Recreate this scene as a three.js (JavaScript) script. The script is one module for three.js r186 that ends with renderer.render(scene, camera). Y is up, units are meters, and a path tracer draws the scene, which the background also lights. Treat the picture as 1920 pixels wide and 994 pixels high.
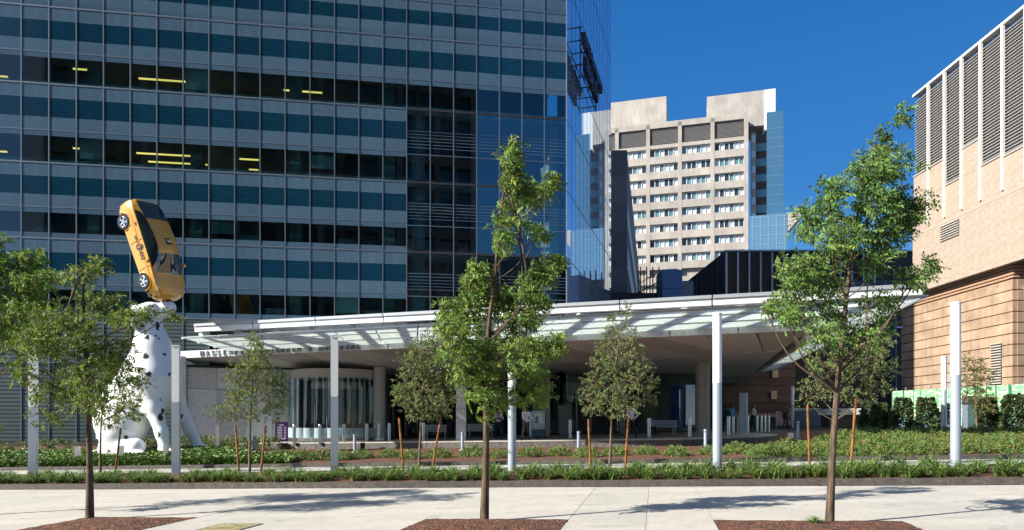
import * as THREE from 'three';
import { mergeGeometries } from 'three/addons/utils/BufferGeometryUtils.js';
import { FontLoader } from 'three/addons/loaders/FontLoader.js';
import { TextGeometry } from 'three/addons/geometries/TextGeometry.js';

// ---------------------------------------------------------------- camera, sky, sun, exposure
const scene = new THREE.Scene();
const EYE = 1.9, FOC = 1280, HOR = 790;
const camera = new THREE.PerspectiveCamera(2 * Math.atan(497 / FOC) * 180 / Math.PI, 1920 / 994, 0.1, 4000);
camera.position.set(0, EYE, 0);
camera.lookAt(0, EYE, -10);
camera.setViewOffset(1920, 994, 0, -(HOR - 497), 1920, 994);   // a shift lens: level camera, raised frame
const renderer = new THREE.WebGLRenderer({ antialias: true });
renderer.toneMapping = THREE.LinearToneMapping;
renderer.toneMappingExposure = 2.2;
renderer.shadowMap.enabled = true;

const SUN = new THREE.Vector3(-1, 0.68, 0.385).normalize();
{
  const W = 512, H = 256, data = new Float32Array(W * H * 4);
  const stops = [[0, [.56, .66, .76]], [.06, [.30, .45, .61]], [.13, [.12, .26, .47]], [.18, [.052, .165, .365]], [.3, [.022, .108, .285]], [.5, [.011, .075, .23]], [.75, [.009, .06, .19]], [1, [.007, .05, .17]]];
  for (let j = 0; j < H; j++) {
    const el = ((j + .5) / H - .5) * Math.PI, s = Math.max(0, Math.sin(el));
    let k = 0; while (k < stops.length - 2 && stops[k + 1][0] < s) k++;
    const a = stops[k], b = stops[k + 1], t = Math.min(1, Math.max(0, (s - a[0]) / (b[0] - a[0])));
    for (let i = 0; i < W; i++) {
      const az = ((i + .5) / W - .5) * 2 * Math.PI;
      const d = Math.cos(el) * Math.cos(az) * SUN.x + Math.sin(el) * SUN.y + Math.cos(el) * Math.sin(az) * SUN.z;
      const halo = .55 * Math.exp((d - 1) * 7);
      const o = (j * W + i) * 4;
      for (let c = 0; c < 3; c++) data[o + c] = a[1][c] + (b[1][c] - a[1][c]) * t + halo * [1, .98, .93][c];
      data[o + 3] = 1;
    }
  }
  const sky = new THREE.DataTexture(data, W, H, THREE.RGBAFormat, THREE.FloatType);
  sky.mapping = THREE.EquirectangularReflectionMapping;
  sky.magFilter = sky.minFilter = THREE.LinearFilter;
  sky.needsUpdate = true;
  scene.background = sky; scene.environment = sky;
}
const sun = new THREE.DirectionalLight(new THREE.Color(1, .94, .84), 4.6);
sun.position.copy(SUN).multiplyScalar(200);
sun.castShadow = true;
sun.shadow.camera.left = sun.shadow.camera.bottom = -120; sun.shadow.camera.right = sun.shadow.camera.top = 120; sun.shadow.camera.far = 600;
sun.shadow.mapSize.set(4096, 4096);
scene.add(sun); scene.add(sun.target);

// ---------------------------------------------------------------- helpers
let seed = 7;
const rnd = () => { seed = (seed * 1664525 + 1013904223) >>> 0; return seed / 4294967296; };
const rr = (a, b) => a + (b - a) * rnd();
const V = (x, y, z) => new THREE.Vector3(x, y, z);
const P = (px, py, Z) => V((px - 960) * Z / FOC, EYE - (py - HOR) * Z / FOC, -Z);   // a place at distance Z
const lerp = (a, b, t) => a + (b - a) * t, clamp = (x, a, b) => Math.min(b, Math.max(a, x));
const smooth = (a, b, x) => { const t = clamp((x - a) / (b - a), 0, 1); return t * t * (3 - 2 * t); };
const taken = {};
const numbered = n => { taken[n] = (taken[n] ?? -1) + 1; return taken[n] ? n + '_' + String(taken[n]).padStart(3, '0') : n; };
const ord = ['first', 'second', 'third', 'fourth', 'fifth', 'sixth', 'seventh', 'eighth', 'ninth', 'tenth', 'eleventh', 'twelfth', 'thirteenth', 'fourteenth', 'fifteenth'];

function prep(g) { // non-indexed, position + normal + uv only
  if (g.index) g = g.toNonIndexed();
  for (const k of Object.keys(g.attributes)) if (!['position', 'normal', 'uv', 'color'].includes(k)) g.deleteAttribute(k);
  return g;
}
function metreUV(g) { // uv in metres from the dominant axis of each face
  g = prep(g);
  const p = g.attributes.position, n = g.attributes.normal, uv = new Float32Array(p.count * 2);
  for (let i = 0; i < p.count; i += 3) {
    let nx = 0, ny = 0, nz = 0;
    for (let k = 0; k < 3; k++) { nx += n.getX(i + k); ny += n.getY(i + k); nz += n.getZ(i + k); }
    nx = Math.abs(nx); ny = Math.abs(ny); nz = Math.abs(nz);
    for (let k = 0; k < 3; k++) {
      const x = p.getX(i + k), y = p.getY(i + k), z = p.getZ(i + k);
      const [a, b] = ny >= nx && ny >= nz ? [x, z] : nx >= nz ? [z, y] : [x, y];
      uv[(i + k) * 2] = a; uv[(i + k) * 2 + 1] = b;
    }
  }
  g.setAttribute('uv', new THREE.BufferAttribute(uv, 2));
  return g;
}
function bx(w, h, d, x = 0, y = 0, z = 0, ry = 0, rx = 0, rz = 0) {
  const g = new THREE.BoxGeometry(w, h, d);
  if (rx) g.rotateX(rx); if (rz) g.rotateZ(rz); if (ry) g.rotateY(ry);
  g.translate(x, y, z);
  return g;
}
// chamfered box (edges that catch light)
function cbx(w, h, d, c, x = 0, y = 0, z = 0) {
  const s = new THREE.Shape();
  s.moveTo(-w / 2 + c, -h / 2); s.lineTo(w / 2 - c, -h / 2); s.lineTo(w / 2, -h / 2 + c); s.lineTo(w / 2, h / 2 - c); s.lineTo(w / 2 - c, h / 2); s.lineTo(-w / 2 + c, h / 2); s.lineTo(-w / 2, h / 2 - c); s.lineTo(-w / 2, -h / 2 + c);
  const g = new THREE.ExtrudeGeometry(s, { depth: d - 2 * c, bevelEnabled: true, bevelSize: 0, bevelThickness: c, bevelSegments: 1 });
  g.translate(x, y, z - d / 2 + c);
  return g;
}
const cyl = (r0, r1, h, x, y, z, seg = 16) => { const g = new THREE.CylinderGeometry(r1, r0, h, seg); g.translate(x, y + h / 2, z); return g; };
function rod(a, b, ra, rb = ra, seg = 6) {
  const d = b.clone().sub(a), g = new THREE.CylinderGeometry(rb, ra, d.length(), seg, 1);
  g.applyQuaternion(new THREE.Quaternion().setFromUnitVectors(V(0, 1, 0), d.normalize()));
  g.translate((a.x + b.x) / 2, (a.y + b.y) / 2, (a.z + b.z) / 2);
  return g;
}
function barrel(pts, radii, seg = 7) { // a tapered tube through points
  const c = new THREE.CatmullRomCurve3(pts), n = Math.max(4, pts.length * 4), pos = [], idx = [];
  const fr = c.computeFrenetFrames(n, false);
  for (let i = 0; i <= n; i++) {
    const t = i / n, q = c.getPoint(t), f = t * (radii.length - 1), k = Math.min(radii.length - 2, Math.floor(f)), r = lerp(radii[k], radii[k + 1], f - k);
    for (let j = 0; j <= seg; j++) {
      const a = j / seg * Math.PI * 2, N = fr.normals[i], B = fr.binormals[i];
      pos.push(q.x + (N.x * Math.cos(a) + B.x * Math.sin(a)) * r, q.y + (N.y * Math.cos(a) + B.y * Math.sin(a)) * r, q.z + (N.z * Math.cos(a) + B.z * Math.sin(a)) * r);
    }
  }
  const w = seg + 1, uv = [];
  for (let i = 0; i <= n; i++) for (let j = 0; j <= seg; j++) uv.push(j / seg, i / n * 6);
  for (let i = 0; i < n; i++) for (let j = 0; j < seg; j++) { const a = i * w + j; idx.push(a, a + 1, a + w, a + 1, a + w + 1, a + w); }
  const g = new THREE.BufferGeometry();
  g.setAttribute('position', new THREE.Float32BufferAttribute(pos, 3)); g.setAttribute('uv', new THREE.Float32BufferAttribute(uv, 2));
  g.setIndex(idx); g.computeVertexNormals();
  return g;
}
// solid slab between two quads given by 4 top corners (any order round) and a downward offset
function slab(c, off) {
  const o = off.isVector3 ? off : V(0, -off, 0), b = c.map(v => v.clone().add(o)), pos = [];
  const tri = (p, q, r) => pos.push(p.x, p.y, p.z, q.x, q.y, q.z, r.x, r.y, r.z);
  const n = c.length;
  for (let i = 1; i < n - 1; i++) { tri(c[0], c[i], c[i + 1]); tri(b[0], b[i + 1], b[i]); }
  for (let i = 0; i < n; i++) { const j = (i + 1) % n; tri(c[i], b[i], c[j]); tri(b[i], b[j], c[j]); }
  const g = new THREE.BufferGeometry();
  g.setAttribute('position', new THREE.Float32BufferAttribute(pos, 3));
  g.computeVertexNormals();
  g.setAttribute('uv', new THREE.Float32BufferAttribute(new Float32Array(pos.length / 3 * 2), 2));
  return metreUV(g);
}
function mapGeom(g, fn) { // bend a geometry through a function of position
  g = prep(g);
  const p = g.attributes.position, v = V(0, 0, 0);
  for (let i = 0; i < p.count; i++) { const q = fn(p.getX(i), p.getY(i), p.getZ(i)); p.setXYZ(i, q.x, q.y, q.z); }
  g.computeVertexNormals();
  return g;
}
function merge(list, uvm = true) {
  list = (Array.isArray(list) ? list : [list]).map(g => uvm ? metreUV(g) : prep(g));
  return list.length === 1 ? list[0] : mergeGeometries(list);
}
function obj(name, list, m, parent = scene, uvm = true) {
  const o = new THREE.Mesh(merge(list, uvm), m);
  o.name = parent === scene ? numbered(name) : name;
  o.castShadow = o.receiveShadow = true;
  parent.add(o);
  return o;
}
function tag(o, label, category, group) { o.userData = { label, category }; if (group) o.userData.group = group; return o; }
function thing(name, label, category, pos = V(0, 0, 0), ry = 0, group) {
  const o = new THREE.Group(); o.name = numbered(name); o.position.copy(pos); o.rotation.y = ry; scene.add(o);
  return tag(o, label, category, group);
}
function struct(name, list, m, uvm = true) { const o = obj(name, list, m, scene, uvm); o.userData.kind = 'structure'; return o; }
function share(name, geom, m, parent) { const o = new THREE.Mesh(geom, m); o.name = name; o.castShadow = o.receiveShadow = true; parent.add(o); return o; }
function dup(src, pos, ry, label, s = 1) {
  const r = src.clone(); r.name = numbered(src.name.replace(/_\d\d\d$/, '')); r.position.copy(pos); r.rotation.y = ry; r.scale.setScalar(s);
  r.userData = { ...src.userData }; if (label) r.userData.label = label;
  scene.add(r); return r;
}
// ---- noise and textures
const lat = []; { let s = 99; for (let i = 0; i < 65536; i++) { s = (s * 1664525 + 1013904223) >>> 0; lat.push(s / 4294967296); } }
function vnoise(x, y, per) {
  const xi = Math.floor(x), yi = Math.floor(y), f = (t => t * t * (3 - 2 * t));
  const h = (a, b) => lat[((((a % per) + per) % per) * 157 + (((b % per) + per) % per) * 1013 + per * 31) & 65535];
  const u = f(x - xi), v = f(y - yi);
  return lerp(lerp(h(xi, yi), h(xi + 1, yi), u), lerp(h(xi, yi + 1), h(xi + 1, yi + 1), u), v);
}
function fbm(x, y, per, oct = 4) { let a = .5, s = 0, n = 0; for (let i = 0; i < oct; i++) { s += a * vnoise(x * per, y * per, per); n += a; a *= .55; per *= 2; } return s / n; }
function texture(w, h, fn, rep = 1, srgb = true) {
  const d = new Uint8Array(w * h * 4);
  for (let j = 0; j < h; j++) for (let i = 0; i < w; i++) {
    const c = fn(i / w, j / h, i, j), o = (j * w + i) * 4;
    d[o] = clamp(c[0], 0, 1) * 255; d[o + 1] = clamp(c[1], 0, 1) * 255; d[o + 2] = clamp(c[2], 0, 1) * 255; d[o + 3] = 255;
  }
  const t = new THREE.DataTexture(d, w, h);
  t.wrapS = t.wrapT = THREE.RepeatWrapping; t.magFilter = THREE.LinearFilter; t.minFilter = THREE.LinearMipmapLinearFilter; t.generateMipmaps = true;
  const r = Array.isArray(rep) ? rep : [rep, rep]; t.repeat.set(r[0], r[1]);
  if (srgb) t.colorSpace = THREE.SRGBColorSpace;
  t.needsUpdate = true;
  return t;
}
const grey = (a, b, oct = 4, per = 8) => (x, y) => { const n = lerp(a, b, fbm(x, y, per, oct)); return [n, n, n]; };
function canvasTex(w, h, draw) {
  const c = document.createElement('canvas'); c.width = w; c.height = h;
  draw(c.getContext('2d'), w, h);
  const t = new THREE.CanvasTexture(c); t.colorSpace = THREE.SRGBColorSpace; t.magFilter = THREE.LinearFilter; return t;
}
const col = (r, g, b) => new THREE.Color().setRGB(r, g, b);
const mat = (r, g, b, roughness = .7, o = {}) => new THREE.MeshPhysicalMaterial({ color: col(r, g, b), roughness, ...o });

const T = {
  concrete: texture(512, 512, (x, y) => { const n = fbm(x, y, 4, 6), f = fbm(x + .3, y, 64, 2), s = smooth(.62, .8, fbm(x, y + .4, 6, 5)); const v = .80 + .16 * n + .09 * (f - .5) - .07 * s; return [v, v * .985, v * .955]; }, 1 / 3.1),
  granite: texture(256, 256, (x, y) => { const f = fbm(x, y, 64, 2), s = fbm(x, y, 6, 3); const v = .62 + .5 * (f - .5) + .25 * (s - .5); return [v, v * .98, v * .96]; }, 1 / .8),
  mulch: texture(512, 512, (x, y) => { const a = fbm(x, y, 40, 3), b = fbm(x * 1 + .2, y, 12, 3), c = vnoise(x * 90, y * 30, 90); const v = .2 + .9 * a * c + .2 * b; return [v * 1.0, v * .74, v * .60]; }, 1 / 1.4),
  mulchBump: texture(256, 256, (x, y) => { const v = fbm(x, y, 32, 3) * vnoise(x * 60, y * 24, 60) * 1.6; return [v, v, v]; }, 1 / .9, false),
  asphalt: texture(256, 256, (x, y) => { const v = .6 + .5 * (fbm(x, y, 64, 2) - .5) + .3 * (fbm(x, y, 5, 4) - .5); return [v, v, v]; }, 1 / 3),
  plaster: texture(512, 512, (x, y) => { const v = .86 + .22 * (fbm(x, y, 5, 6) - .5) + .1 * (fbm(x, y * .25, 40, 2) - .5); return [v, v * .99, v * .975]; }, 1 / 17),
  bark: texture(128, 256, (x, y) => { const v = .35 + .7 * fbm(x, y * .4, 16, 3) * (.6 + .4 * vnoise(x * 24, y * 6, 24)); return [v, v * .93, v * .84]; }),
  fine: texture(256, 256, grey(.80, 1, 4, 24), 1 / 2.3),
};
// ---------------------------------------------------------------- materials
const M = {
  sidewalk: mat(.60, .585, .55, .9, { map: T.concrete }),
  sidewalk2: mat(.57, .56, .53, .9, { map: T.concrete }),
  joint: mat(.16, .15, .14, .95),
  granite: mat(.22, .20, .185, .75, { map: T.granite }),
  granite2: mat(.19, .175, .165, .75, { map: T.granite }),
  wallGranite: mat(.34, .32, .30, .8, { map: T.granite }),
  wallGranite2: mat(.30, .285, .27, .8, { map: T.granite }),
  mulch: mat(.46, .37, .31, 1, { map: T.mulch, bumpMap: T.mulchBump, bumpScale: .03 }),
  asphalt: mat(.085, .085, .09, .9, { map: T.asphalt }),
  path: mat(.62, .62, .60, .9, { map: T.concrete }),
  plaza: mat(.36, .36, .36, .8, { map: T.concrete }),
  coping: mat(.52, .51, .49, .85, { map: T.concrete }),
  white: mat(.78, .79, .80, .35),
  whitePanel: mat(.72, .73, .74, .4, { map: T.fine }),
  greyPanel: mat(.62, .615, .61, .45, { metalness: .1, map: T.fine }),
  soffit: mat(.74, .765, .79, .5, { map: T.fine }),
  ceiling: mat(.66, .68, .70, .55, { map: T.fine }),
  gutterCap: mat(.34, .37, .40, .45, { metalness: .3 }),
  gutter: mat(.72, .74, .77, .35, { metalness: .15 }),
  alu: mat(.55, .57, .60, .4, { metalness: .75 }),
  steel: mat(.62, .62, .63, .3, { metalness: 1 }),
  mullion: mat(.16, .20, .24, .4, { metalness: .5 }),
  darkFrame: mat(.03, .03, .035, .4),
  dark: mat(.02, .02, .022, .6),
  poleWhite: mat(.86, .87, .88, .35),
  poleGrey: mat(.40, .46, .54, .4, { metalness: .3 }),
  stake: mat(.66, .31, .10, .85, { map: T.bark }),
  bark: mat(.25, .205, .17, .95, { map: T.bark }),
  barkPale: mat(.40, .34, .285, .95, { map: T.bark }),
};
// ---------------------------------------------------------------- the lie of the land: the street climbs gently to the right, the kerb runs askew to the lens
const gy = x => .025 * clamp(x, -60, 60);
const plazaY = x => .9 + .02 * clamp(x, -40, 40);
const KC = .979, KS = .2046;
const KW = (v, h, u) => { const x = v * KC + u * KS; return V(x, gy(x) + h, -(19.56 - v * KS + u * KC)); };   // along the kerb, up, away from the street
const toUV = (x, Z) => [KC * x - KS * (Z - 19.56), KS * x + KC * (Z - 19.56)];
const ZatU = (x, u) => 19.56 - .209 * x + u / KC;
const kbox = (v0, v1, h0, h1, u0, u1) => metreUV(mapGeom(bx(v1 - v0, h1 - h0, u1 - u0, (v0 + v1) / 2, (h0 + h1) / 2, (u0 + u1) / 2), KW));

struct('ground', bx(2400, .2, 2400, 0, -3.2, -300), M.asphalt);
struct('road', kbox(-70, 70, -.35, -.16, -34, -10.6), M.asphalt);
{ // far pavement across the street (behind the camera)
  struct('far_pavement', kbox(-70, 70, -.35, .0, -45, -34.02), M.sidewalk2);
}
// sidewalk: slabs with joints, three openings for tree pits
const pits = [[-8.3, -5.6], [-.45, 2.4], [5.05, 8.2]];
{
  const s = new THREE.Group(); s.name = numbered('sidewalk'); s.userData.kind = 'structure'; scene.add(s);
  obj('joint_bed', kbox(-40, 40, -.3, -.012, -10.5, -.01), M.joint, s);
  const cuts = [-40, -36, -32, -28, -24, -20, -16, -12.2, -8.3, -5.6, -3.0, -.45, 2.4, 3.85, 5.05, 8.2, 11.2, 14.4, 17.6, 21, 25, 30, 35, 40], e = .004;
  for (let i = 0; i < cuts.length - 1; i++) {
    const a = cuts[i] + e, b = cuts[i + 1] - e, pit = pits.some(p => Math.abs(p[0] - cuts[i]) < .01);
    const m = i % 3 ? M.sidewalk : M.sidewalk2, dh = .002 * ((i * 7) % 3);
    if (pit) { obj('slab', kbox(a, b, -.1, dh, -6.2, -.02), m, s); obj('slab', kbox(a, b, -.1, dh, -10.45, -8.1), m, s); }
    else obj('slab', kbox(a, b, -.1, dh, -10.45, -.02), m, s);
  }
  obj('kerb', kbox(-60, 60, -.3, .003, -10.6, -10.46), M.granite, s);
}
pits.forEach((p, i) => { // mulch in the tree pits, heaped a little
  const n = 24, k = 14, g = new THREE.PlaneGeometry(1, 1, n, k);
  mapGeomIndexed(g, (x, y) => { const v = lerp(p[0], p[1], x + .5), u = lerp(-8.1, -6.2, y + .5); const ed = Math.min(x + .5, .5 - x, y + .5, .5 - y); return KW(v, -.004 + .07 * smooth(0, .3, ed) + .02 * vnoise(v * 9, u * 9, 97), u); });
  const o = new THREE.Mesh(metreUV(g), M.mulch); o.name = numbered('tree_pit_mulch'); o.userData.kind = 'structure'; o.receiveShadow = true; scene.add(o);
});
function mapGeomIndexed(g, fn) { const p = g.attributes.position; for (let i = 0; i < p.count; i++) { const q = fn(p.getX(i), p.getY(i), p.getZ(i)); p.setXYZ(i, q.x, q.y, q.z); } g.computeVertexNormals(); return g; }
{ // stained utility cover let into the slab
  const c = thing('utility_cover', 'square yellowish stained utility cover set into the pale sidewalk', 'cover');
  const st = texture(128, 128, (x, y) => { const n = fbm(x, y, 10, 4), q = fbm(x, y, 40, 2); return [.42 + .5 * n * q * 2, .40 + .48 * n * q * 2, .30 + .38 * n * q * 2]; }, 1.2);
  const [v0, u0] = [-3.98, -7.45];
  obj('cover_frame', kbox(v0 - .46, v0 + .46, -.05, .008, u0 - .46, u0 + .46), M.granite, c);
  obj('cover_plate', kbox(v0 - .41, v0 + .41, -.04, .012, u0 - .41, u0 + .41), mat(.60, .585, .50, .9, { map: st }), c);
}
function kerbRun(name, u0, u1, h0, h1, cuts, m) {
  const s = new THREE.Group(); s.name = numbered(name); s.userData.kind = 'structure'; scene.add(s);
  for (let i = 0; i < cuts.length - 1; i++) obj('kerb_stone', kbox(cuts[i] + .004, cuts[i + 1] - .004, h0, h1, u0, u1), (i * 5) % 3 ? m[0] : m[1], s);
}
const runs = (a, b, step) => { const r = []; for (let x = a; x <= b; x += step) r.push(x + (Math.round(x * 10) % 3) * .1); return r; };
kerbRun('kerb_front', 0, .17, -.1, .18, runs(-31.5, 31.5, 3.05), [M.granite, M.granite2]);
kerbRun('kerb_path_front', 3.3, 3.42, -.1, .285, runs(-31, 31, 3.3), [M.granite, M.granite2]);
kerbRun('kerb_path_back', 6.0, 6.16, .1, .41, runs(-32, 32, 3.05), [M.granite, M.granite2]);
{ // soil of the front bed
  const n = 120, k = 12, g = new THREE.PlaneGeometry(1, 1, n, k);
  mapGeomIndexed(g, (x, y) => { const v = lerp(-31, 31, x + .5), t = y + .5; return KW(v, .145 + .1 * smooth(0, .8, t) + .03 * vnoise(v * 5, t * 9, 311), lerp(.16, 3.31, t)); });
  const o = new THREE.Mesh(metreUV(g), M.mulch); o.name = 'front_bed_soil'; o.userData.kind = 'structure'; o.receiveShadow = true; scene.add(o);
}
{ // path of narrow pale pavers
  const s = new THREE.Group(); s.name = 'path'; s.userData.kind = 'structure'; scene.add(s);
  obj('paver_bed', kbox(-31, 31, 0, .245, 3.43, 5.99), M.joint, s);
  const list = []; for (let v = -30.9; v < 30.9; v += .205) list.push(kbox(v + .006, v + .199, .2, .26 + .002 * rnd(), 3.435, 5.985));
  obj('pavers', list, M.path, s).userData.kind = 'stuff';
}
// edge of the planted slope: tower foot at left, plaza wall in the middle, drive at right
const towerZ = x => 45.5 + (x - 3.63) * .1547;
const edge = [[-36, towerZ(-36) - .3], [-20.4, towerZ(-20.4) - .3], [-19.2, 40.7], [-16.4, 41.1], [-13.4, 39.6], [-9, 38.2], [-4.6, 36.6], [.5, 35.1], [5.8, 33.7], [8.2, 33.1], [10.4, 33.3], [12, 33.9], [13.2, 35], [14.6, 37.2], [18, 40.5], [24, 43], [34, 45], [48, 46]];
function edgeZ(x) { for (let i = 0; i < edge.length - 1; i++) if (x <= edge[i + 1][0]) return lerp(edge[i][1], edge[i + 1][1], clamp((x - edge[i][0]) / (edge[i + 1][0] - edge[i][0]), 0, 1)); return 46; }
function slopeY(x, Z) { // height of the planted slope
  const Zf = ZatU(x, 6.16), Zb = edgeZ(x), t = clamp((Z - Zf) / (Zb - Zf), 0, 1), hf = gy(x) + .37;
  const hb = x < -18 ? .42 : x < -12.5 ? lerp(.42, plazaY(x) - .36, smooth(-18, -12.5, x)) : x < 12 ? plazaY(x) - .36 : lerp(plazaY(x) - .36, plazaY(x) + .04, smooth(12, 15, x));
  const berm = .22 * Math.exp(-(((x + 15.2) / 4.5) ** 2)) * Math.sin(Math.PI * Math.min(1, t * 1.3));
  return lerp(hf, hb, Math.pow(t, .75)) + berm + .03 * (vnoise(x * 2.2, Z * 2.2, 401) - .5);
}
{
  const n = 150, k = 36, g = new THREE.PlaneGeometry(1, 1, n, k);
  mapGeomIndexed(g, (x, y) => { const X = lerp(-36, 46, x + .5), t = .5 + y, Z = lerp(ZatU(X, 6.14), edgeZ(X) + .1, t); return V(X, slopeY(X, Z), -Z); });
  const o = new THREE.Mesh(metreUV(g), M.mulch); o.name = 'planted_slope'; o.userData.kind = 'structure'; o.receiveShadow = true; scene.add(o);
}
{ // plaza paving and its granite wall
  const front = edge.filter(e => e[0] >= -19.3 && e[0] <= 14.7);
  const s = new THREE.Group(); s.name = 'plaza'; s.userData.kind = 'structure'; scene.add(s);
  const pos = [], quad = (x0, z0, x1, z1, zb) => { const a = V(x0, plazaY(x0), -z0), b = V(x1, plazaY(x1), -z1), c = V(x1, plazaY(x1), -zb), d = V(x0, plazaY(x0), -zb); for (const q of [a, b, c, a, c, d]) pos.push(q.x, q.y, q.z); };
  for (let i = 0; i < front.length - 1; i++) quad(front[i][0], front[i][1] + .3, front[i + 1][0], front[i + 1][1] + .3, 95);
  const g = new THREE.BufferGeometry(); g.setAttribute('position', new THREE.Float32BufferAttribute(pos, 3)); g.computeVertexNormals(); g.setAttribute('uv', new THREE.Float32BufferAttribute(new Float32Array(pos.length / 3 * 2), 2));
  obj('paving', g, M.plaza, s);
  // drive: asphalt to the right of the plaza
  const dpos = []; const q2 = (x0, z0, x1, z1, zb) => { const f = x => plazaY(x) - .03; const a = V(x0, f(x0), -z0), b = V(x1, f(x1), -z1), c = V(x1, f(x1), -zb), d = V(x0, f(x0), -zb); for (const q of [a, b, c, a, c, d]) dpos.push(q.x, q.y, q.z); };
  const de = edge.filter(e => e[0] >= 14.6); for (let i = 0; i < de.length - 1; i++) q2(de[i][0], de[i][1] + .1, de[i + 1][0], de[i + 1][1] + .1, 95);
  const dg = new THREE.BufferGeometry(); dg.setAttribute('position', new THREE.Float32BufferAttribute(dpos, 3)); dg.computeVertexNormals(); dg.setAttribute('uv', new THREE.Float32BufferAttribute(new Float32Array(dpos.length / 3 * 2), 2));
  struct('drive', dg, M.asphalt);
  const wall = thing('granite_retaining_wall', 'low grey granite wall along the front edge of the plaza', 'wall');
  const pw = front.slice(1);
  for (let i = 0; i < pw.length - 1; i++) {
    const [x0, z0] = pw[i], [x1, z1] = pw[i + 1], L = Math.hypot(x1 - x0, z1 - z0), nn = Math.max(1, Math.round(L / 2.9));
    for (let k = 0; k < nn; k++) {
      const f0 = k / nn + .002, f1 = (k + 1) / nn - .002, A = [lerp(x0, x1, f0), lerp(z0, z1, f0)], B = [lerp(x0, x1, f1), lerp(z0, z1, f1)];
      const top = d => [V(A[0], plazaY(A[0]) - d, -A[1]), V(B[0], plazaY(B[0]) - d, -B[1]), V(B[0], plazaY(B[0]) - d, -B[1] - .3), V(A[0], plazaY(A[0]) - d, -A[1] - .3)];
      obj('granite_panel', slab(top(.06), 1.2), (k + i) % 2 ? M.wallGranite : M.wallGranite2, wall);
      obj('coping_stone', slab(top(-.006).map((q, n) => n < 2 ? q.clone().add(V(0, 0, .02)) : q), .065), M.coping, wall);
    }
  }
}
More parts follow.
